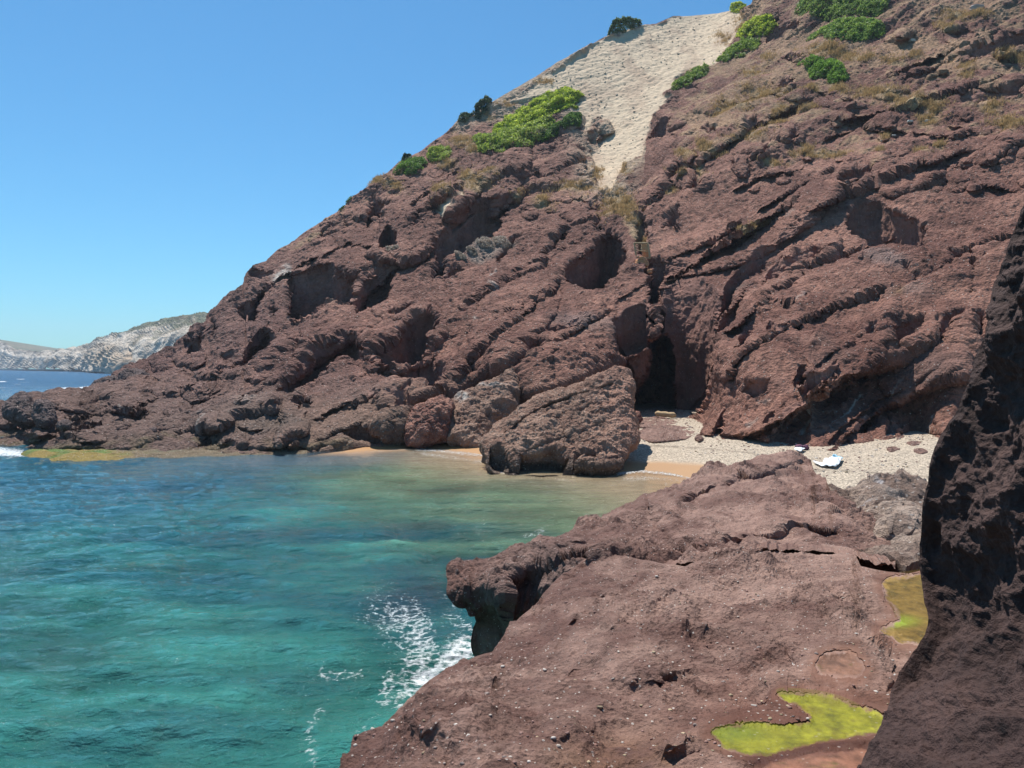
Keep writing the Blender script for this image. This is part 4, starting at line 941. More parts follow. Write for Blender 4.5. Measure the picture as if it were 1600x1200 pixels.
def feats_S(Yd, WX, WY, p0):
    cut(Yd, WX, WY, [(735, 945), (760, 935), (790, 930), (800, 990), (800, 1060), (730, 1060)], 1, .6)
    cut(Yd, WX, WY, [(790, 905), (830, 890), (880, 880), (900, 868), (930, 862), (960, 868), (900, 960), (850, 1030), (800, 1060), (795, 960)], .5, .35)
    for l, h, wd in [([(1050, 793), (1100, 770), (1160, 748), (1210, 733), (1266, 722)], 1.8, 7), ([(1055, 872), (1122, 852), (1160, 842), (1200, 838), (1259, 826), (1320, 832)], 1.5, 9), ([(1010, 785), (1030, 820), (1060, 850), (1122, 866)], .3, 8), ([(1130, 820), (1200, 800), (1290, 790)], .25, 7),
                     ([(790, 900), (860, 872), (930, 850), (1000, 842)], .4, 14), ([(1160, 790), (1220, 770), (1280, 765)], .2, 6), ([(1240, 706), (1262, 700)], .2, 5)]:
        lip(Yd, WX, WY, l, h, wd)
    for l, h, wd in [([(1014, 790), (1012, 815), (1035, 840), (1058, 868), (1075, 876)], .35, 4), ([(870, 905), (900, 885), (960, 866)], .5, 7), ([(1250, 720), (1275, 760), (1298, 800), (1310, 840)], .3, 4)]:
        crev(Yd, WX, WY, l, h, wd)
def noise_S(pm, GX, GY):
    rgh = 0.6 + 0.8 * sm(fbm(pm, 2.0, 3, 511), -.4, .7) + 1.0 * ell(GX, GY, 860, 920, 90, 60)
    rgh = rgh * (1 - 0.7 * ell(GX, GY, 765, 985, 34, 60))
    q = pm @ np.array([-0.5, 0.2, 0.85]) + .25 * fbm(pm, 2.4, 3, 515)
    return rgh * fine(pm, 0.34, 1.3, 500) + rgh * fine(pm, 0.13, 1.2, 540) * .8 + 0.08 * fbm(pm, 1.8, 3, 502, .55) + 0.08 * ledge(q, 0.6, 1) * sm(fbm(pm, 2.6, 2, 517), -.2, .6)
def col_S(pm, GX, GY):
    a = fbm(pm, 2.2, 4, 521, .6); b = fbm(pm, 0.6, 4, 523, .6)
    c = lerp(np.array([0.130, 0.062, 0.046]) + 0 * pm, np.array([0.29, 0.175, 0.135]), sm(a + .7 * b + .35 * sm(GX, 950, 1150), -0.7, 1.3))
    c = lerp(c, np.array([0.15, 0.10, 0.085]), .6 * ell(GX, GY, 860, 930, 100, 70))
    return np.clip(c, .01, .8)
xsS = np.linspace(704.5, 1399, 820)
relief('rock_slab', xsS, np.interp(xsS, TS[:, 0], TS[:, 1]), np.interp(xsS, BS[:, 0], BS[:, 1]), 330, sb, M_near, feats_S, noise_S, col_S,
       'long tilted red rock slab whose blunt overhanging nose juts over the water', 'rock', [(0.3, -0.1, .1, -.8), (0.9, -0.5, .3, -.44), (1.2, -2.0, .3, -.38), (1.2, -4.5, .3, -.38)], [(0.3, 0.0, .1, -.50), (0.8, -0.1, .3, -.44), (1.3, -3, .3, -.40)])

# ---- grey conglomerate hump between slab and dark wall
TG = np.array([(1268, 800), (1290, 788), (1300, 778), (1330, 765), (1355, 757), (1380, 748), (1410, 742), (1440, 755), (1465, 768), (1520, 785), (1600, 800)], float)
gb = rbf([(1268, 800, 16), (1330, 765, 18.5), (1410, 742, 20.5), (1465, 768, 18.5), (1600, 800, 16), (1280, 850, 12), (1340, 860, 11.6), (1400, 860, 11.4), (1450, 850, 12), (1400, 800, 14.6), (1350, 905, 8.9), (1420, 900, 8.8), (1500, 895, 8.8), (1600, 895, 8.8)])
def feats_G(Yd, WX, WY, p0):
    for l, h, wd in [([(1340, 800), (1390, 780), (1440, 790)], .5, 10), ([(1340, 860), (1390, 840), (1450, 845)], .5, 12), ([(1310, 830), (1340, 815), (1370, 825)], .4, 10)]: lip(Yd, WX, WY, l, h, wd)
    for x, y, rx, ry, h in [(1400, 765, 40, 22, .8), (1440, 810, 30, 18, .7), (1350, 800, 30, 20, .5), (1390, 840, 34, 16, .5)]:
        d = ((WX - x) / rx) ** 2 + ((WY - y) / ry) ** 2
        Yd -= np.where(d < 1, h * np.sqrt(np.maximum(1 - d, 0)), 0)
def noise_G(pm, GX, GY):
    c1, c2, c3 = cells(pm, 0.5, 605)
    return fine(pm, 0.5, 1.5, 600) * 1.1 + 0.22 * (0.55 - c1) * (.3 + c3) + 0.12 * fbm(pm, 1.5, 3, 602)
def col_G(pm, GX, GY):
    a = fbm(pm, 1.5, 4, 621, .6); b = fbm(pm, 0.4, 3, 623, .6); c1, c2, c3 = cells(pm, 0.5, 605)
    c = lerp(np.array([0.20, 0.135, 0.105]) + 0 * pm, np.array([0.42, 0.32, 0.255]), sm(a + .7 * b + (c3 - .5), -0.7, 1.2))
    for x, y, rx, ry in [(1390, 765, 16, 9), (1352, 798, 14, 6), (1380, 752, 12, 4)]: c = lerp(c, np.array([0.66, 0.66, 0.68]), .85 * ell(GX, GY, x, y, rx, ry) * sm(b + a, -.3, .5))
    return np.clip(c, .01, .8)
xsG = np.linspace(1268, 1600, 420)
relief('conglomerate_rock', xsG, np.interp(xsG, TG[:, 0], TG[:, 1]), np.interp(xsG, TF[:, 0], TF[:, 1]) + 5, 230, gb, M_mid, feats_G, noise_G, col_G,
       'low grey-brown knobbly conglomerate rock with white bird droppings beside the beach', 'rock', [(0.6, -0.3), (1.5, -1.5), (2, -4)], [(0.3, -1)])
print('slabs', round(time.time() - T0, 1))

# ---- dark wall at the right: rows run up the frame, columns start on its silhouette
WE = np.array([(-500, 1980), (-200, 1850), (100, 1730), (250, 1655), (370, 1602), (400, 1592), (440, 1575), (480, 1570), (520, 1560), (560, 1545), (600, 1538), (620, 1528), (650, 1515), (680, 1492), (710, 1478), (740, 1470), (770, 1463), (810, 1458), (850, 1452), (900, 1457), (940, 1462), (960, 1466), (985, 1462),
               (1010, 1446), (1040, 1425), (1070, 1412), (1100, 1410), (1130, 1404), (1160, 1385), (1200, 1366), (1260, 1340), (1340, 1300)], float)
wb = rbf([(1980, -500, 3.0), (1730, 100, 3.5), (1602, 370, 3.75), (1538, 600, 3.95), (1470, 740, 4.05), (1457, 900, 4.05), (1410, 1100, 3.40), (1366, 1200, 2.95), (1300, 1340, 2.4), (1700, 1340, 2.1), (1600, 1200, 2.55), (1550, 1000, 3.4), (1550, 800, 3.55), (1700, 800, 3.1), (1700, 400, 3.1), (1900, 0, 2.6), (2200, 600, 2.2), (2300, -300, 2.0), (2200, 1200, 1.9), (2400, 1340, 1.7)])
def feats_W(Yd, WX, WY, p0):
    pass
def noise_W(pm, GX, GY):
    D = fine(pm, 0.13, 1.0, 700) + fine(pm, 0.06, 1.0, 740) * .7 + 0.10 * fbm(pm, 1.3, 3, 702, .55, True)
    return D - np.median(D)
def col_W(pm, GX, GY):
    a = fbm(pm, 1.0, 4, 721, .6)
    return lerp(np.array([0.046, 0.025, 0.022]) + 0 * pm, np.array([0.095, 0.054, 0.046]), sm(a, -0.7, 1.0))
ysW = np.linspace(-480, 1335, 900)
lft = np.interp(ysW, WE[:, 0], WE[:, 1]) - 22
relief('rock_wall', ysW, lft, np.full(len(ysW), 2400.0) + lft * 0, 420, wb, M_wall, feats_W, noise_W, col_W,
       'near-black shaded rock wall rising close at the right edge', 'rock wall', [(0.25, 0, .25), (0.9, 0, 1.1), (2.5, 0.0, 3.6)], None, rot=True)
print('wall', round(time.time() - T0, 1))

# ------------------------------------------------------------------ boulders: closed star-shaped rocks
def boulder(poly, Yfoot, thick, lean, label, mat=None, na=420, nrr=170, k=0.5, seed=0, colr=None, feats=None, name='boulder', group=None, power=2.6, cfun=None, cen=None):
    pts = np.array(poly, float)
    c = np.array(cen, float) if cen else pts.mean(0)
    # polar outline
    ang = np.linspace(0, 2 * np.pi, na, endpoint=False)
    seg = []
    for a in ang:
        d = np.array([math.cos(a), math.sin(a)]); best = 1e9
        for i in range(len(pts)):
            p1 = pts[i] - c; p2 = pts[(i + 1) % len(pts)] - c; e = p2 - p1
            den = d[0] * e[1] - d[1] * e[0]
            if abs(den) < 1e-9: continue
            tt = (p1[0] * e[1] - p1[1] * e[0]) / den; s = (p1[0] * d[1] - p1[1] * d[0]) / den
            if tt > 0 and -1e-6 <= s <= 1 + 1e-6: best = min(best, tt)
        seg.append(best)
    seg = np.array(seg); seg = (seg * 2 + np.roll(seg, 1) + np.roll(seg, -1)) / 4
    r = np.sin(np.linspace(0.0, 1, nrr) * np.pi / 2)
    rf = np.concatenate([r, r[::-1][1::3]]); sgn = np.concatenate([-np.ones(nrr), np.ones(len(r[::-1][1::3]))])
    GX = c[0] + rf[:, None] * seg[None] * np.cos(ang)[None]; GY = c[1] + rf[:, None] * seg[None] * np.sin(ang)[None]
    yb = pts[:, 1].max()
    prof = (1 - np.minimum(rf, 1)[:, None] ** power) ** (1 / power) * (0.35 + 0.65 * np.minimum(1, seg / seg.mean()))[None]
    Y = Yfoot + thick * 0.55 + lean * (yb - GY) + sgn[:, None] * thick * prof
    if feats:
        Yf = Y[:nrr].copy(); feats(Yf, GX[:nrr], GY[:nrr]); Y[:nrr] = Yf
    pm = P(GX, GY, Y)
    cw = P(c[0], c[1], Yfoot + thick * .55 + lean * (yb - c[1]))
    nm = np.cross(np.gradient(np.concatenate([pm[:, -1:], pm, pm[:, :1]], 1), axis=1)[:, 1:-1], np.gradient(pm, axis=0))
    nm /= np.linalg.norm(nm, axis=-1)[..., None] + 1e-9
    sg = np.sign((nm * (pm - cw)).sum(-1)); nm *= sg[..., None]; nm = blur(nm, 2)
    D = fine(pm, k * 1.6, .8, seed) + fine(pm, k * .5, 1.2, seed + 40) + k * .25 * fbm(pm, 2.2 * k, 2, seed + 5)
    c1, c2, c3 = cells(pm, 2.0 * k, seed + 6); D += k * .35 * (c3 - .5) * sm(c2, 0, .3)
    pf_ = pm + nm * D[..., None] * np.clip((1.15 - rf[:, None]) * 6, 0.3, 1)[..., None]
    a = fbm(pm, 2.5 * k, 4, seed + 21, .6)
    ca, cb = colr if colr else (np.array([.225, .125, .088]), np.array([.37, .23, .165]))
    col = lerp(ca + 0 * pm, cb, sm(a, -.7, .9))
    if cfun: col = cfun(col, pm, GX, GY, a)
    o = grid_mesh(name, pf_, mat or M_mid, np.clip(col, .01, .8), closed=True)
    tag(o, label, 'boulder', group)
    return o, pf_

def feats_K1(Y, GX, GY):
    for l, h, wd in [([(770, 690), (840, 640), (920, 612), (975, 590)], .5, 14), ([(800, 712), (850, 690), (900, 676), (960, 650)], .7, 12), ([(860, 655), (900, 640), (950, 620)], .5, 8)]: lip(Y, GX, GY, l, h, wd)
    for pl, k_, e in [([(765, 728), (770, 700), (800, 706), (812, 738), (790, 740)], 1, 1.0), ([(810, 740), (815, 712), (870, 700), (890, 718), (880, 742)], .9, .6), ([(900, 722), (905, 705), (930, 708), (932, 716)], .9, 1), ([(955, 637), (957, 609), (972, 601), (964, 633)], .8, .6)]: cut(Y, GX, GY, pl, k_, e)
    bulge(Y, GX, GY, [(895, 735), (900, 712), (935, 716), (968, 720), (966, 733), (940, 736)], .8, 8)
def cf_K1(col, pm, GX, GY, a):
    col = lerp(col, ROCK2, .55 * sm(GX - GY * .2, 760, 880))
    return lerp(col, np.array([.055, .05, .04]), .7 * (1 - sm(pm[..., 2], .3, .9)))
LIPS_ = 5.0; LIPK = .5; CUTK = 9
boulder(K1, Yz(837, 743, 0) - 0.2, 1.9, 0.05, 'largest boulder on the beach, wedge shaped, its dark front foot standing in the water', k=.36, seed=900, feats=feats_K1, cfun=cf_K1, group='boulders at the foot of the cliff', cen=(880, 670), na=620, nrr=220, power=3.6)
def cf_K2(col, pm, GX, GY, a):
    col = lerp(col, WHITE, .9 * np.maximum(ell(GX, GY, 726, 625, 11, 6), ell(GX, GY, 760, 606, 30, 2.5) * .6) * sm(a, -.8, 0))
    return col
boulder(K2, Yb(731, 697) - 0.9, 1.6, 0.055, 'rounded boulder with a white patch left of the big beach boulder', k=.5, seed=930, cfun=cf_K2, group='boulders at the foot of the cliff', power=2.4)

SM = [  # outline, lean, label
    ([(637, 690), (640, 655), (655, 632), (690, 622), (706, 632), (702, 660), (697, 685), (670, 694), (650, 698)], .03, 1.3, 'upright brown boulder on the orange sand next to the white-patched one'),
    ([(184, 597), (188, 584), (197, 578), (203, 580), (222, 580), (233, 588), (231, 596), (210, 601)], .05, 1.8, 'dark saddle-shaped boulder on the point against the open sea'),
    ([(141, 607), (150, 598), (165, 591), (181, 590), (186, 598), (170, 606), (150, 610)], .05, 1.6, 'low dark boulder at the tip of the point beside the surf line'),
    ([(6, 640), (14, 630), (27, 619), (36, 616), (45, 622), (54, 640), (54, 658), (48, 664), (30, 660), (10, 650)], .05, 1.6, 'large pitted dark boulder with a pointed top at the left edge'),
    ([(56, 640), (60, 628), (74, 628), (84, 642), (85, 658), (75, 667), (62, 664), (55, 652)], .05, 1.2, 'tall narrow dark boulder leaning on the pitted one at the left'),
    ([(89, 668), (92, 660), (102, 657), (112, 661), (110, 669), (98, 672)], .03, .8, 'small round dark boulder on the yellow weed ledge'),
    ([(230, 677), (234, 671), (243, 669), (244, 675), (238, 679)], .03, .5, 'tiny brown boulder beside the small tide pool on the shelf'),
    ([(985, 655), (990, 643), (999, 645), (1003, 655), (996, 663), (988, 662)], .02, .6, 'smooth pinkish boulder at the left foot of the cave'),
]
for i, (pl, ln, th, lb) in enumerate(SM):
    x_, y_ = max(pl, key=lambda q_: q_[1])
    yf = (Yb(x_, y_) if x_ > 600 else float(hill_at(x_, y_)[1])) - th * 1.1
    boulder(pl, yf, th, ln, lb, k=.3 if i < 5 else .12, seed=950 + i * 7, group='boulders at the foot of the cliff', na=200, nrr=70,
            colr=(np.array([.11, .078, .072]), np.array([.17, .12, .11])) if x_ < 600 else (ROCK * 1.1, ROCK2 * 1.1))

# flat slabs and stones half buried in the beach
BC = (np.array([.20, .115, .09]), np.array([.30, .185, .15]))
for pl, lb in [([(990, 660), (1000, 653), (1030, 650), (1055, 655), (1058, 662), (1035, 668), (1000, 667)], 'flat pink rock slab lying nearest the cave mouth'),
               ([(996, 672), (1010, 668), (1050, 664), (1082, 668), (1091, 677), (1070, 686), (1020, 690), (1000, 684)], 'wider flat pink rock slab in front of the cave slab'),
               ([(1429, 702), (1440, 700), (1450, 706), (1440, 709), (1430, 707)], 'small dark stone lying alone on the pebbles at the right'),
               ([(1415, 691), (1430, 689), (1440, 692), (1428, 696)], 'thin flat stone half buried under the cliff at the right'),
               ([(1386, 700), (1396, 697), (1406, 702), (1392, 706)], 'pale flat stone sunk in pebbles left of the dark stone'),
               ([(1086, 683), (1092, 678), (1098, 684), (1092, 688)], 'little stone at the cliff foot right of the cave slabs'),
               ([(1400, 687), (1406, 676), (1414, 674), (1412, 684)], 'reddish wedge of rock leaning on the cliff foot')]:
    x_ = np.mean([a[0] for a in pl]); ym = max(a[1] for a in pl)
    pl2 = [(a, b_ + 1.5) for a, b_ in pl]
    ya = Yb(x_, ym); yb_ = Yb(x_, min(a[1] for a in pl))
    ln = (yb_ - ya) / (ym - min(a[1] for a in pl))
    boulder(pl2, ya - (.9 if 'slab' in lb else .3), .45 if 'slab' in lb else .25, ln, lb, k=.10, seed=int(x_), name='beach_stone', group='stones lying on the beach', na=120, nrr=30, colr=BC)
print('boulders', round(time.time() - T0, 1))
# ------------------------------------------------------------------ algae ledge in front of the left shelf
lx = np.linspace(-60, 480, 300); lv = np.linspace(0, 1, 40)[:, None]
lt = np.interp(lx, [-60, 0, 30, 60, 150, 300, 480], [700, 697, 700, 698, 699, 701, 703]); lb = np.interp(lx, [-60, 0, 18, 30, 45, 150, 170, 240, 330, 480], [712, 712, 711, 708, 714, 716, 715, 711, 711, 708])
LX = np.broadcast_to(lx, (40, 300)).copy(); LY = lt * (1 - lv) + lb * lv
lp = P(LX, LY, Yz(LX, LY, 0.10)); nn = fbm(lp, 1.2, 4, 801)
mound = np.sin(np.pi * np.clip(lv, 0.02, .98)) ** .5
lp[..., 2] = -0.25 + 0.42 * mound + 0.12 * nn * mound - 0.5 * ell(LX, LY, 14, 705, 22, 30)
lc = lerp(np.array([0.11, 0.17, 0.035]) + 0 * lp, np.array([0.26, 0.19, 0.05]), sm(nn + 2.4 * (lv - .5), -.3, .5))
lc = lerp(lc, np.array([0.16, 0.12, 0.09]), sm(LX + 40 * nn, 150, 240) * .8)
al_ = grid_mesh('algae_ledge', lp, M_mid, lc)
tag(al_, 'low rock ledge at the waterline coated in green and yellow algae', 'rock ledge')

# ------------------------------------------------------------------ rock pools (thin water sheets)
def water_mat(name, colr, alpha, rough=0.03, bump=0.004):
    m, t, b, o = new_mat(name)
    b.inputs['Base Color'].default_value = (*colr, 1); b.inputs['Roughness'].default_value = rough; b.inputs['IOR'].default_value = 1.33
    tr = N(t, 'ShaderNodeBsdfTransparent'); gl = N(t, 'ShaderNodeBsdfGlossy'); gl.inputs['Roughness'].default_value = rough
    tc = N(t, 'ShaderNodeTexCoord').outputs['Object']; no = N(t, 'ShaderNodeTexNoise', Scale=18.0, Detail=3.0); t.links.new(tc, no.inputs['Vector'])
    bu = N(t, 'ShaderNodeBump', Strength=1.0, Distance=bump); t.links.new(no.outputs[0], bu.inputs['Height'])
    t.links.new(bu.outputs[0], b.inputs['Normal'])
    ms = N(t, 'ShaderNodeMixShader'); ms.inputs[0].default_value = alpha
    t.links.new(tr.outputs[0], ms.inputs[1]); t.links.new(b.outputs[0], ms.inputs[2]); t.links.new(ms.outputs[0], o.inputs[0])
    return m
def pool(name, poly, z, mat, label):
    pts = np.array(poly, float); c = pts.mean(0)
    res = []
    for i in range(len(pts)):
        for s in (0, .25, .5, .75):
            q_ = pts[i] * (1 - s) + pts[(i + 1) % len(pts)] * s
            res.append(q_ + (q_ - c) * (5 / (np.linalg.norm(q_ - c) + 1e-6)))
    res = np.array(res); w_ = P(res[:, 0], res[:, 1], Yz(res[:, 0], res[:, 1], z))
    me = bpy.data.meshes.new(name)
    me.from_pydata([tuple(a) for a in w_], [], [list(range(len(w_)))]); me.materials.append(mat)
    o = bpy.data.objects.new(name, me); C.objects.link(o); tag(o, label, 'puddle'); o['group'] = 'rock pools on the foreground rock'
    return o
M_green = water_mat('pool_green', (0.20, 0.22, 0.02), 0.15)
M_brown = water_mat('pool_brown', (0.17, 0.11, 0.02), 0.22)
M_red = water_mat('pool_red', (0.12, 0.06, 0.04), 0.15)
pool('rock_pool', POOL1, Z_P1, M_green, 'shallow puddle bright with yellow-green algae')
pool('rock_pool', POOL2, Z_P2, M_brown, 'larger amber puddle against the dark wall')
pool('rock_pool', POOL3, Z_P3, M_red, 'small reddish round puddle between the green and amber ones')

# ------------------------------------------------------------------ pebbles lying on the near rocks
def scatter_pebbles(pf, GX, GY, n, lo, hi, mat, seed, avoid=(), name='pebbles', mask=None):
    r = np.random.default_rng(seed)
    I = r.integers(8, pf.shape[0] - 60, n); J = r.integers(8, pf.shape[1] - 8, n)
    keep = np.ones(n, bool)
    for pl in avoid: keep &= ~inpoly(GX[I, J], GY[I, J], pl)
    keep &= (GY[I, J] < 1215)
    if mask is not None: keep &= mask[I, J]
    I, J = I[keep], J[keep]; n = len(I)
    base = pf[I, J]
    t_ = (1 + 5 ** .5) / 2
    iv = np.array([(-1, t_, 0), (1, t_, 0), (-1, -t_, 0), (1, -t_, 0), (0, -1, t_), (0, 1, t_), (0, -1, -t_), (0, 1, -t_), (t_, 0, -1), (t_, 0, 1), (-t_, 0, -1), (-t_, 0, 1)]); iv /= np.linalg.norm(iv[0])
    fa = np.array([(0, 11, 5), (0, 5, 1), (0, 1, 7), (0, 7, 10), (0, 10, 11), (1, 5, 9), (5, 11, 4), (11, 10, 2), (10, 7, 6), (7, 1, 8), (3, 9, 4), (3, 4, 2), (3, 2, 6), (3, 6, 8), (3, 8, 9), (4, 9, 5), (2, 4, 11), (6, 2, 10), (8, 6, 7), (9, 8, 1)])
    s = lo * (hi / lo) ** (r.random(n) ** 2.2) * (base[:, 1] / 6.0) ** .5
    sc = s[:, None, None] * (0.7 + .6 * r.random((n, 1, 3))) * np.array([1, 1, .6])
    th = r.random(n) * 6.28; cs, sn = np.cos(th), np.sin(th)
    V = iv[None] * (1 + .2 * r.normal(size=(n, 12, 1))) * sc
    V = np.stack([V[..., 0] * cs[:, None] - V[..., 1] * sn[:, None], V[..., 0] * sn[:, None] + V[..., 1] * cs[:, None], V[..., 2]], -1) + base[:, None] + np.array([0, 0, .15]) * s[:, None, None]
    Fc = (fa[None] + 12 * np.arange(n)[:, None, None]).reshape(-1, 3)
    pal = np.array([(.42, .36, .31), (.50, .45, .40), (.30, .18, .15), (.22, .13, .11), (.36, .28, .18), (.25, .2, .18), (.2, .11, .09)])
    cc_ = pal[r.integers(0, 7, n)] * (0.7 + .5 * r.random((n, 1)))
    o = raw_mesh(name, V.reshape(-1, 3), Fc, mat, np.repeat(cc_, 12, 0), smooth=True)
    tag(o, kind='stuff')
    return o
M_peb = rock_mat('pebble_stone', 0.03, 0.003, 0, 1, .8, .25)
scatter_pebbles(pfF, FX, FY, 2600, 0.004, 0.018, M_peb, 11, (POOL1, POOL2, POOL3, POOL4))

scatter_pebbles(bp, BX * 0, BX * 0, 45000, 0.006, 0.028, M_peb, 12, name='beach_gravel', mask=(sd > 2.6) & (BX > 5) & (fbm(bp, 2.5, 3, 218) + .5 * sm(sd, 4, 20) > .0))
# ------------------------------------------------------------------ shrubs
def leaf_mat(name, c1_, c2_):
    m, t, b, o = new_mat(name)
    at = N(t, 'ShaderNodeAttribute', attribute_name='Col')
    t.links.new(at.outputs['Color'], b.inputs['Base Color']); b.inputs['Roughness'].default_value = .6
    b.inputs['Specular IOR Level'].default_value = .25
    tl = N(t, 'ShaderNodeBsdfTranslucent'); ms = N(t, 'ShaderNodeMixShader'); ms.inputs[0].default_value = .35
    t.links.new(at.outputs['Color'], tl.inputs[0]); t.links.new(b.outputs[0], ms.inputs[1]); t.links.new(tl.outputs[0], ms.inputs[2]); t.links.new(ms.outputs[0], o.inputs[0])
    return m
M_leaf = leaf_mat('shrub_leaves', 0, 0)
m, t, b, o = new_mat('shrub_wood'); b.inputs['Base Color'].default_value = (.12, .09, .07, 1); b.inputs['Roughness'].default_value = .9; M_wood = m
def shrub(poly, label, hgt, n, leaf, cols, seed, sparse=0.0, flag='shrub', lift=1.0):
    r = np.random.default_rng(seed)
    a = np.array(poly, float); n = int(n * 1.4); leaf = leaf * .8
    X = r.uniform(a[:, 0].min(), a[:, 0].max(), n * 4); Y_ = r.uniform(a[:, 1].min(), a[:, 1].max(), n * 4)
    k = inpoly(X, Y_, poly); X, Y_ = X[k][:n], Y_[k][:n]; n = len(X)
    d = dist_line(X, Y_, poly, True); w0 = min(np.ptp(a[:, 0]), np.ptp(a[:, 1]))
    dome = np.minimum(d / (w0 * .28), 1) ** .6
    ysky = np.interp(X, sky_a[:, 0], sky_a[:, 1])
    g = hill_at(X, np.maximum(Y_, ysky + 1))
    g2 = P(X, Y_, g[:, 1])
    base = np.where((Y_ < ysky)[:, None], g2, g)
    clump = fbm(base, leaf * 8, 4, seed, .65)
    depth = r.random(n) ** 2.0
    keep = d / w0 + .16 * fbm(base, leaf * 12, 3, seed + 9, .6) > .035
    h = .75 * hgt * dome * (0.70 + .62 * clump) * (1 - .55 * depth) + .05
    if sparse: keep &= clump > -1 + sparse * 1.2 * r.random(n)
    up = np.array([-.12, -.55, .82]) * lift
    base, h, clump, depth = base[keep], h[keep], clump[keep], depth[keep]; n = len(h)
    c = base + up * h[:, None] + r.normal(size=(n, 3)) * leaf * .5
    u = r.normal(size=(n, 3)) + np.array([0, .0, .0]); u /= np.linalg.norm(u, axis=1)[:, None]
    vv = np.cross(u, r.normal(size=(n, 3)) + np.array([0.3, -.6, .9])); vv /= np.linalg.norm(vv, axis=1)[:, None]
    s = leaf * (.5 + .8 * r.random((n, 1)))
    V = np.stack([c - u * s, c - vv * s * .55, c + u * s, c + vv * s * .55], 1)
    Fc = np.arange(4 * n).reshape(n, 4)
    mixv = np.clip(.42 + .65 * clump + .25 * r.normal(size=n), 0, 1)[:, None]
    cc_ = 1.5 * (np.array(cols[0]) * (1 - mixv) + np.array(cols[1]) * mixv) * 1.25 * (0.75 + .5 * r.random((n, 1)))
    cc_ = cc_ * np.array([.92, .86, 1.0]) + np.array([.008, .006, .012])
    if len(cols) > 2:
        gg = sm(fbm(base, hgt * 4, 3, seed + 3), .35, .7)[:, None] * (r.random((n, 1)) < .8)
        cc_ = cc_ * (1 - gg) + np.array(cols[2]) * gg
    cen = base.mean(0)
    e = empty('shrub', cen, label, 'shrub', 'windswept shrubs on the slope')
    raw_mesh('foliage', V.reshape(-1, 3) - cen, Fc, M_leaf, np.repeat(cc_, 4, 0), parent=e)
    # twisted stems
    for i in range(4):
        j = r.integers(0, n); b0 = base[j] - cen - up * .3; b1 = c[j] - cen - up * .1; mid = (b0 + b1) / 2 + r.normal(size=3) * .15
        rr_ = .05 * hgt; w_ = np.linspace(0, 2 * np.pi, 6, endpoint=False)
        ring = np.stack([np.cos(w_), np.sin(w_), 0 * w_], -1)
        grid_mesh('stem', np.stack([b0 + ring * rr_, mid + ring * rr_ * .7, b1 + ring * rr_ * .35]), M_wood, closed=True, parent=e)
G1 = [(.10, .16, .015), (.38, .46, .05)]; G2 = [(.08, .125, .02), (.28, .36, .055)]; G1g = G1 + [(.17, .15, .13)]
shrub([(771, 193), (787, 180), (825, 158), (862, 141), (885, 137), (905, 143), (913, 152), (902, 172), (880, 178), (840, 190), (800, 205), (770, 213)], 'bright green upper half of the broad cushion of shrubs beside the scree', 1.5, 16000, .22, G1g, 1)
shrub([(739, 214), (770, 211), (800, 203), (840, 188), (862, 183), (870, 200), (855, 215), (844, 229), (825, 234), (780, 246), (750, 250), (741, 234)], 'darker green shrub mass below the bright one left of the scree', 1.4, 12000, .22, G2 + [(.14, .13, .11)], 2)
shrub([(846, 228), (850, 212), (870, 198), (885, 184), (900, 176), (913, 184), (908, 200), (880, 209), (860, 222)], 'green shrub edging the scree just above the lone red rock', 1.2, 6000, .2, [(.035, .08, .015), (.10, .18, .02)], 3)
shrub([(617, 277), (622, 262), (641, 249), (662, 250), (671, 260), (656, 276), (636, 281)], 'round green shrub near the lower left of the ridge', 1.3, 4500, .18, [(.04, .09, .015), (.11, .20, .025)], 4)
shrub([(667, 247), (671, 238), (690, 234), (705, 236), (709, 247), (697, 258), (675, 257)], 'dull green shrub with bare twigs right of the round one', 1.0, 3000, .16, G2 + [(.16, .13, .11)], 5, .4)
shrub([(731, 188), (739, 170), (750, 160), (761, 153), (769, 156), (765, 172), (748, 184)], 'dark wind-bent shrub standing on the skyline', 1.6, 4500, .2, [(.05, .075, .035), (.10, .14, .06)], 6)
shrub([(716, 193), (719, 181), (728, 177), (736, 181), (730, 192)], 'small dark shrub at the foot of the wind-bent skyline one', 1.0, 1200, .18, [(.05, .075, .035), (.10, .14, .06)], 7)
shrub([(628, 254), (631, 243), (643, 243), (645, 252)], 'tiny dark shrub on the lower ridge line', .8, 900, .16, [(.025, .05, .02), (.05, .08, .03)], 17)
shrub([(949, 58), (954, 36), (965, 30), (980, 28), (1000, 33), (1004, 40), (990, 48), (970, 54)], 'dark green shrub on the summit knob left of the scree top', 1.5, 4500, .22, [(.05, .09, .03), (.12, .18, .05)], 8)
shrub([(1037, 148), (1044, 138), (1072, 112), (1100, 100), (1114, 99), (1104, 115), (1086, 127), (1062, 141)], 'long narrow green shrub along the right edge of the scree', 1.2, 5000, .2, [(.06, .11, .02), (.18, .26, .04)], 9)
shrub([(1150, 61), (1156, 47), (1181, 31), (1209, 26), (1214, 40), (1197, 58), (1172, 68)], 'bright green shrub right of the scree near the top', 1.4, 5000, .22, G1, 10)
shrub([(1116, 98), (1137, 78), (1162, 62), (1190, 60), (1184, 76), (1162, 86), (1136, 96)], 'green shrub overhanging dark rocks below the bright top one', 1.3, 5500, .2, [(.07, .12, .02), (.20, .29, .04)], 11)
shrub([(1136, 17), (1142, 9), (1155, 5), (1168, 9), (1163, 19), (1148, 21)], 'little green shrub on the skyline at the head of the scree', 1.0, 1800, .2, G1, 12)
shrub([(1240, 22), (1252, 8), (1262, -2), (1330, -8), (1388, -6), (1390, 18), (1370, 30), (1335, 33), (1287, 33), (1258, 30)], 'wide green shrub cut by the top edge of the picture', 1.5, 14000, .2, [(.06, .11, .025), (.17, .25, .045)], 13)
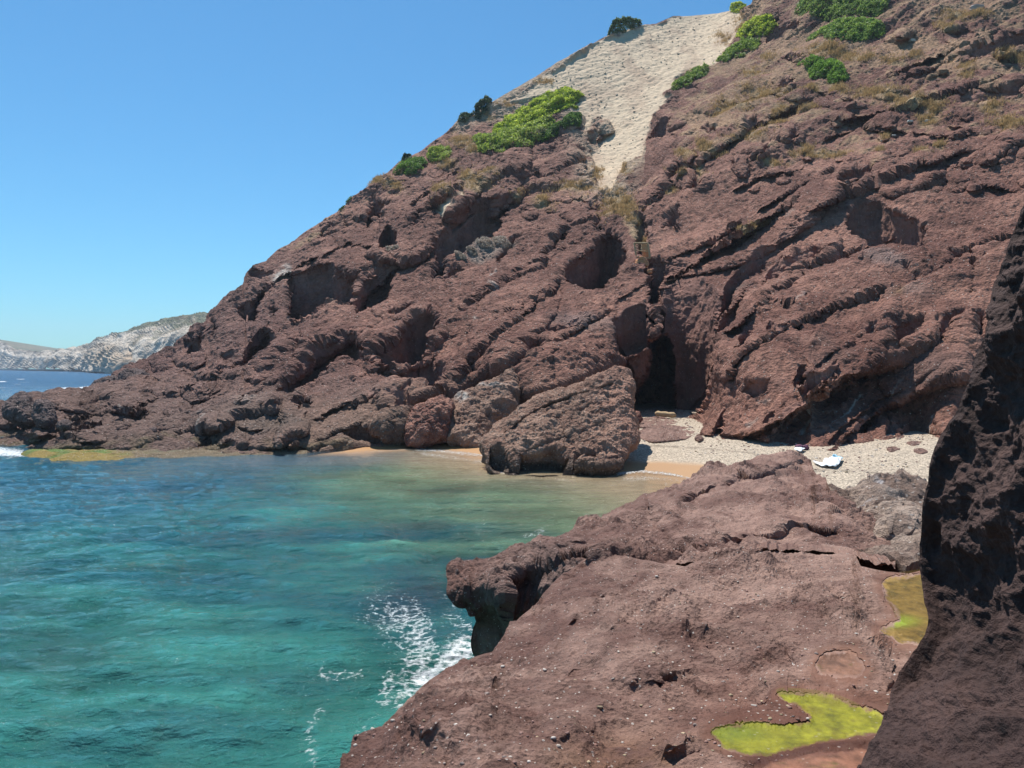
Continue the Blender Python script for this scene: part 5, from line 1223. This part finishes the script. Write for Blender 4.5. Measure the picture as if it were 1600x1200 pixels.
shrub([(1259, 60), (1269, 50), (1300, 38), (1337, 34), (1370, 36), (1384, 46), (1380, 56), (1350, 66), (1300, 76), (1285, 64)], 'green shrub directly under the widest one near the top edge', 1.2, 9000, .19, [(.06, .12, .025), (.19, .28, .045)], 14)
shrub([(1245, 106), (1269, 97), (1306, 97), (1318, 108), (1327, 120), (1322, 132), (1300, 134), (1266, 127), (1262, 114)], 'lone bright green shrub on the dry upper slope', 1.1, 6000, .18, [(.05, .11, .015), (.14, .25, .025)], 15)
shrub([(528, 332), (540, 318), (556, 306), (561, 308), (548, 322), (534, 334)], 'thin green shrub along the edge of the left ridge', .7, 1500, .15, [(.04, .08, .02), (.09, .15, .03)], 16)
# low grey scrub
for i, (x, y, rx, ry) in enumerate([(760, 392, 14, 6), (785, 386, 14, 6), (740, 403, 8, 4), (722, 411, 9, 3), (614, 392, 12, 4)]):
    th = np.linspace(0, 6.28, 10)[:-1]
    shrub([(x + rx * math.cos(t__), y + ry * math.sin(t__)) for t__ in th], ['dry grey scrub clump below the grooved dark face', 'dry grey scrub clump at the right end of the grooved face ledge', 'small grey scrub left on the grooved face ledge', 'lowest grey scrub under the grooved dark face', 'pinkish dry scrub under the black notch'][i], .5, 1200, .12, [(.17, .155, .10), (.32, .285, .20)], 40 + i)

# dry grass: countless blades, one mass
def dry_grass():
    r = np.random.default_rng(5); P_ = []; S_ = []
    for (x, y, rx, ry) in GRASS:
        n = int(26 * rx * ry / 8) + 60
        X = x + rx * .75 * r.normal(size=n) * .8; Y_ = y + ry * .75 * r.normal(size=n) * .8
        ok = Y_ > np.interp(X, sky_a[:, 0], sky_a[:, 1]) + 2
        g = hill_at(X[ok], Y_[ok]); P_.append(g)
    P_ = np.concatenate(P_); 
    ok = sm(fbm(P_, 1.6, 3, 71), -.4, .5) > r.random(len(P_)); P_ = P_[ok]; n = len(P_)
    nb = 5
    B = np.repeat(P_, nb, 0) + r.normal(size=(n * nb, 3)) * .12; N_ = len(B)
    d = r.normal(size=(N_, 3)) * .45 + np.array([-.1, -.3, 1.]); d /= np.linalg.norm(d, axis=1)[:, None]
    L = .18 + .35 * r.random((N_, 1)); sd_ = np.cross(d, r.normal(size=(N_, 3))); sd_ /= np.linalg.norm(sd_, axis=1)[:, None]
    V = np.stack([B - sd_ * .035, B + sd_ * .035, B + d * L], 1)
    cc_ = np.array([.40, .28, .13]) * (.6 + .7 * r.random((N_, 1))) + np.array([.06, .04, .03]) * r.random((N_, 1))
    o = raw_mesh('dry_grass', V.reshape(-1, 3), np.arange(3 * N_).reshape(-1, 3), M_leaf, np.repeat(cc_, 3, 0)); tag(o, kind='stuff')
dry_grass()
print('plants', round(time.time() - T0, 1))

# scree stones lying on the pale slope (countless)
def stones():
    r = np.random.default_rng(9)
    X = r.uniform(800, 1175, 3500); Y_ = r.uniform(12, 330, 3500)
    k = inpoly(X, Y_, SCREE) & (Y_ > np.interp(X, sky_a[:, 0], sky_a[:, 1]) + 1)
    B = hill_at(X[k], Y_[k]); n = len(B)
    s = .03 + .16 * r.random((n, 1, 1)) ** 4
    cube = np.array([(-1, -1, -1), (1, -1, -1), (1, 1, -1), (-1, 1, -1), (-.7, -.7, 1), (.7, -.7, 1), (.7, .7, 1), (-.7, .7, 1)], float)
    V = cube[None] * s * (0.6 + .8 * r.random((n, 1, 3))) * np.array([1, 1, .45]) * (1 + .2 * r.normal(size=(n, 8, 1)))
    th = r.random(n) * 6.28; cs, sn = np.cos(th)[:, None], np.sin(th)[:, None]
    V = np.stack([V[..., 0] * cs - V[..., 1] * sn, V[..., 0] * sn + V[..., 1] * cs, V[..., 2]], -1) + B[:, None]
    fq = np.array([(0, 3, 2, 1), (4, 5, 6, 7), (0, 1, 5, 4), (1, 2, 6, 5), (2, 3, 7, 6), (3, 0, 4, 7)])
    Fc = (fq[None] + 8 * np.arange(n)[:, None, None]).reshape(-1, 4)
    cc_ = np.array([.66, .53, .39]) * (.65 + .5 * r.random((n, 1)))
    o = raw_mesh('scree_stones', V.reshape(-1, 3), Fc, M_peb, np.repeat(cc_, 8, 0)); tag(o, kind='stuff')
stones()

# ------------------------------------------------------------------ far headland
def headland():
    SK = np.array([(-200, 515), (-60, 522), (0, 531), (12, 536), (25, 545), (45, 550), (75, 550), (77, 555), (100, 550), (135, 542), (160, 529), (200, 517), (222, 508), (245, 502), (270, 497), (300, 492), (322, 489), (345, 490), (400, 480), (520, 470)], float)
    xs_ = np.linspace(-190, 510, 420); tp = np.interp(xs_, SK[:, 0], SK[:, 1]); v_ = np.linspace(0, 1, 130)[:, None]
    bt = np.interp(xs_, [-190, 0, 143, 200, 510], [577.5, 578.2, 581.2, 584, 588]) 
    X = np.broadcast_to(xs_, (130, 420)).copy(); Y_ = tp * (1 - v_) + bt * v_
    base = np.interp(xs_, [-190, 0, 140, 145, 195, 200, 510], [1900, 1700, 1250, 880, 800, 860, 760])[None] 
    foot = Yz(xs_, bt, 0.0)[None]
    # steep cliffs at the bottom, gentler slope on top
    rise = 1 - v_
    D_ = foot * (1 + .09 * np.minimum(rise, .55) + 1.0 * np.maximum(rise - .5, 0) * sm(X, 60, 200) * .6 + .3 * np.maximum(rise - .6, 0))
    cone = ell(X, Y_, 172, 572, 30, 28); D_ -= 60 * cone
    pm_ = P(X, Y_, D_)
    nm_ = blur(grid_normals(pm_), 2); nm_ /= np.linalg.norm(nm_, axis=-1)[..., None] + 1e-9
    dd = 7 * fbm(pm_ * np.array([1, 1, .6]), 70, 5, 901, .5, True) + 2 * fbm(pm_, 14, 3, 903)
    pm_ = pm_ + nm_ * (dd * (0.08 + .92 * sm(v_, 0, .18)))[..., None]
    a_ = fbm(pm_, 60, 4, 905, .6); b_ = fbm(pm_, 15, 3, 907, .6)
    c_ = lerp(np.array([.46, .39, .31]) + 0 * pm_, np.array([.64, .57, .48]), sm(b_, -.6, .6))
    c_ = lerp(c_, np.array([.40, .29, .19]), .6 * ell(X, Y_, 172, 562, 30, 14)); c_ = lerp(c_, np.array([.45, .31, .19]), .6 * ell(X, Y_, 200, 570, 12, 10))
    grn = sm(.62 - v_ * 2.2 + .45 * a_ + .35 * b_ + .35 * sm(X, 150, 230), .1, .45) 
    grn = np.where(X < 110, sm(.32 - v_ * 1.6 + .25 * a_, .05, .2), grn)
    c_ = lerp(c_, lerp(np.array([.085, .10, .05]) + 0 * pm_, np.array([.22, .17, .11]), sm(a_ - .5 * sm(X, 100, 200), -.2, .7)), grn * .92)
    c_ = lerp(c_, np.array([.10, .10, .09]), .8 * (v_ > .985))
    b2 = pm_[0].copy(); b2[:, 1] += 300; b2[:, 2] -= 20
    o = grid_mesh('headland', np.concatenate([b2[None], pm_], 0), M_far, np.concatenate([c_[:1], c_], 0)); tag(o, kind='structure')
headland()

# ------------------------------------------------------------------ towel, bag, driftwood, timber frame
def soft_mat(name, c_, rough=.9, bump=0.01, sc=40.0):
    m, t, b, o = new_mat(name)
    tc = N(t, 'ShaderNodeTexCoord').outputs['Object']; no = N(t, 'ShaderNodeTexNoise', Scale=sc, Detail=3.0); t.links.new(tc, no.inputs['Vector'])
    t.links.new(mix(t, no.outputs[0], tuple(.8 * k for k in c_), c_), b.inputs['Base Color'])
    bu = N(t, 'ShaderNodeBump', Strength=.6, Distance=bump); t.links.new(no.outputs[0], bu.inputs['Height']); t.links.new(bu.outputs[0], b.inputs['Normal'])
    b.inputs['Roughness'].default_value = rough
    return m
M_white = soft_mat('white_terry', (.80, .84, .86)); M_cyan = soft_mat('pale_blue_terry', (.35, .62, .74)); M_purple = soft_mat('purple_cloth', (.16, .06, .10)); M_wd = soft_mat('weathered_wood', (.48, .34, .19), .9, .01, 9.0); M_orange = soft_mat('orange_rubble', (.62, .28, .13), .95, .03, 6.0)
def cloth(name, pts, mat, lift, parent, seed):
    """a crumpled sheet spread on the beach inside a pixel outline"""
    c = np.array(pts, float).mean(0); na, nr_ = 60, 14
    V = []
    px = np.array(pts, float)
    tt = np.linspace(0, len(px), na, endpoint=False); i0 = tt.astype(int); fr = (tt - i0)[:, None]
    out = px[i0] * (1 - fr) + px[(i0 + 1) % len(px)] * fr
    rr_ = np.linspace(0, 1, nr_)[:, None, None]
    g = c + (out - c)[None] * rr_
    Yv = np.array([[Yb(a, b_) for a, b_ in row] for row in g[::4]]); Yv = np.array([np.interp(np.arange(nr_), np.arange(0, nr_, 4), Yv[:, j]) for j in range(na)]).T
    w_ = P(g[..., 0], g[..., 1], Yv)
    w_[..., 2] = beach_z(w_[..., 0], w_[..., 1]) + .10
    n_ = fbm(w_, .5, 3, seed, .6)
    w_[..., 2] += lift * (0.3 + np.maximum(n_, 0)) * (1 - rr_[..., 0] ** 3 * .6)
    o = grid_mesh(name, w_, mat, closed=True, smooth=True, parent=parent)
    md = o.modifiers.new('thickness', 'SOLIDIFY'); md.thickness = .02
    return o
e = empty('beach_towel', (0, 0, 0), 'crumpled white towel with a pale blue border on the pebbles', 'towel')
cloth('towel_cloth', [(1288, 722), (1300, 719), (1316, 720), (1312, 728), (1306, 735), (1292, 733), (1284, 731)], M_white, .22, e, 5)
cloth('border', [(1300, 719.5), (1316, 719), (1317, 721), (1300, 721.5)], M_cyan, .26, e, 5)
e2 = empty('beach_mat', (0, 0, 0), 'thin white cloth flap spread left of the crumpled towel', 'cloth')
cloth('cloth_sheet', [(1270, 724), (1286, 727), (1292, 732), (1284, 732), (1276, 728)], M_white, .06, e2, 8)
def blob(name, x, y, w_, h_, mat, parent, seed):
    Yb_ = Yb(x, y); c = P(x, y, Yb_); th = np.linspace(0, np.pi, 24)[:, None]; ph = np.linspace(0, 2 * np.pi, 36, endpoint=False)[None]
    d = np.stack([np.sin(th) * np.cos(ph), np.sin(th) * np.sin(ph), np.cos(th) + 0 * ph], -1)
    r_ = 1 + .22 * fbm(d + seed, .8, 3, seed)
    p = c + d * r_[..., None] * np.array([w_, w_ * .8, h_]) + np.array([0, 0, h_ * .8])
    return grid_mesh(name, p, mat, closed=True, smooth=True, parent=parent)
e3 = empty('beach_bag', (0, 0, 0), 'small purple bag against the cliff foot above the towel', 'bag')
blob('bag_body', 1249, 703, .24, .17, M_purple, e3, 3); blob('bag_flap', 1259, 702.5, .18, .15, M_purple, e3, 4)
e4 = empty('clothes_pile', (0, 0, 0), 'little heap of white clothes beside the purple bag', 'clothes')
cloth('cloth_heap', [(1241, 705), (1250, 703), (1258, 704), (1252, 709), (1243, 708)], M_white, .16, e4, 9)
# pale log at the cave mouth
def beam(p1, p2, r_, name, mat, parent, sides=8):
    p1 = np.array(p1, float); p2 = np.array(p2, float); d = p2 - p1; d /= np.linalg.norm(d)
    a = np.cross(d, [0.2, .3, 1]); a /= np.linalg.norm(a); b_ = np.cross(d, a)
    rg = []
    for i in range(9):
        t_ = i / 8; c = p1 * (1 - t_) + p2 * t_; k_ = r_ * (1 + .12 * math.sin(i * 2.1))
        if i in (0, 8): k_ *= .55
        rg.append([c + k_ * (math.cos(w_) * a + math.sin(w_) * b_) for w_ in np.linspace(0, 2 * np.pi, sides, endpoint=False)])
    rg = np.array(rg); rg = np.concatenate([rg[:1] * 0 + p1, rg, rg[:1] * 0 + p2], 0)
    return grid_mesh(name, rg, mat, closed=True, smooth=True, parent=parent)
lg = beam(P(1024, 646, 62) , P(1056, 649, 61), .22, 'driftwood_log', M_wd, None, 12)
tag(lg, 'pale driftwood log lying in the shade of the cave mouth', 'log')
# timber chute frame in the cleft
dl = pf - np.array([0, 0, CAM_H]); dpt = dl[..., 1] * CP - dl[..., 2] * SP
hx = 800 + FPX * dl[..., 0] / dpt; hy = 600 - FPX * (dl[..., 1] * SP + dl[..., 2] * CP) / dpt
mk_ = (np.abs(hx - 1004) < 13) & (np.abs(hy - 394) < 20)
Yc = float(np.percentile(pf[..., 1][mk_], 6)) - .4
print('frame', Yc)
e5 = empty('timber_frame', P(1004, 400, Yc), 'old square timber frame wedged in the cleft above the cave', 'frame')
def fp(x, y, dY=0): return P(x, y, Yc + dY) - P(1004, 400, Yc)
beam(fp(991, 379), fp(994, 400), .09, 'post', M_wd, e5); beam(fp(1012, 380), fp(1016, 404), .11, 'post', M_wd, e5)
beam(fp(990, 380), fp(1013, 380), .10, 'top_beam', M_wd, e5); beam(fp(992, 391), fp(1013, 393), .05, 'rail', M_wd, e5); beam(fp(995, 401), fp(1016, 404), .07, 'rail', M_wd, e5)
beam(fp(991, 380), fp(993, 383, 1.6), .09, 'side_beam', M_wd, e5); beam(fp(1012, 381), fp(1010, 384, 1.6), .09, 'side_beam', M_wd, e5)
for i, (x, y, s_, lb, mt) in enumerate([(1007, 386, .45, 'yellowish stone standing inside the timber frame', M_wd), (1009, 396, .5, 'orange rubble block at the foot of the timber frame', M_orange), (999, 411, .55, 'left orange rubble block under the timber frame', M_orange), (1006, 412, .6, 'broad orange rubble block under the frame', M_orange), (1004, 405, .45, 'middle orange rubble block jammed below the frame', M_orange), (1015, 424, .35, 'pink stone stuck in the cleft below the rubble', M_orange)]):
    Y0 = Yc + (.8 if i < 2 else 0.1) - (1.5 if i == 5 else 0); c = P(x, y, Y0); r_ = np.random.default_rng(i)
    th = np.linspace(0, np.pi, 16)[:, None]; ph = np.linspace(0, 2 * np.pi, 24, endpoint=False)[None]
    d = np.stack([np.sin(th) * np.cos(ph), np.sin(th) * np.sin(ph), np.cos(th) + 0 * ph], -1)
    d = d / (np.abs(d) ** 4).sum(-1)[..., None] ** .25
    o = grid_mesh('rubble_block', c + d * (1 + .25 * fbm(d + i * 5, 1.0, 3, i))[..., None] * s_ * np.array([.9, .8, 1.3 if i < 2 else .8]) * .8, mt, closed=True)
    tag(o, lb, 'stone', 'rubble in the cleft')
# bright stones on the upper slope
for i, (x, y, lb) in enumerate([(1437, 168, 'white stone slab highest on the dry grass patch'), (1421, 192, 'white squarish stone at the left end of the dry grass patch'), (1448, 186, 'cream stone on the right of the dry grass patch'), (1375, 221, 'small white stone among ledges left of centre slope'), (1396, 212, 'small white stone right of the ledge tuft'), (1425, 64, 'white stone just right of the top shrubs'), (1525, 18, 'large pale boulder high on the slope near the top edge')]):
    c = hill_at(x, y) + np.array([0, -.1, .1]); th = np.linspace(0, np.pi, 12)[:, None]; ph = np.linspace(0, 2 * np.pi, 16, endpoint=False)[None]
    d = np.stack([np.sin(th) * np.cos(ph), np.sin(th) * np.sin(ph), np.cos(th) + 0 * ph], -1); d = d / (np.abs(d) ** 5).sum(-1)[..., None] ** .2
    k_ = [.32, .22, .2, .16, .16, .3, .7][i]
    o = grid_mesh('pale_stone', c + d * (1 + .25 * fbm(d + i * 3, .9, 3, i + 60))[..., None] * k_ * np.array([1.3, .8, .6]), soft_mat('pale_stone_%d' % i, (.66, .62, .54) if i < 6 else (.5, .4, .34), .95, .02, 8), closed=True)
    tag(o, lb, 'stone', 'pale stones on the upper slope')
# ------------------------------------------------------------------ haze
HAZE = 0.00016
if HAZE > 0:
    m = bpy.data.materials.new('haze_air'); m.use_nodes = True; t = m.node_tree; t.nodes.clear()
    o_ = t.nodes.new('ShaderNodeOutputMaterial'); vp = t.nodes.new('ShaderNodeVolumePrincipled')
    vp.inputs['Density'].default_value = HAZE; vp.inputs['Color'].default_value = (.72, .84, 1, 1); vp.inputs['Anisotropy'].default_value = 0.2
    t.links.new(vp.outputs[0], o_.inputs['Volume'])
    x0, x1, y0, y1, z0, z1 = -3400, 3400, -30, 3000, -7, 170
    vs_ = [(x, y, z) for x in (x0, x1) for y in (y0, y1) for z in (z0, z1)]
    me = bpy.data.meshes.new('haze'); me.from_pydata(vs_, [], [(0, 1, 3, 2), (4, 6, 7, 5), (0, 4, 5, 1), (2, 3, 7, 6), (0, 2, 6, 4), (1, 5, 7, 3)]); me.materials.append(m)
    ho = bpy.data.objects.new('haze', me); C.objects.link(ho); tag(ho, kind='stuff')
print('done', round(time.time() - T0, 1))
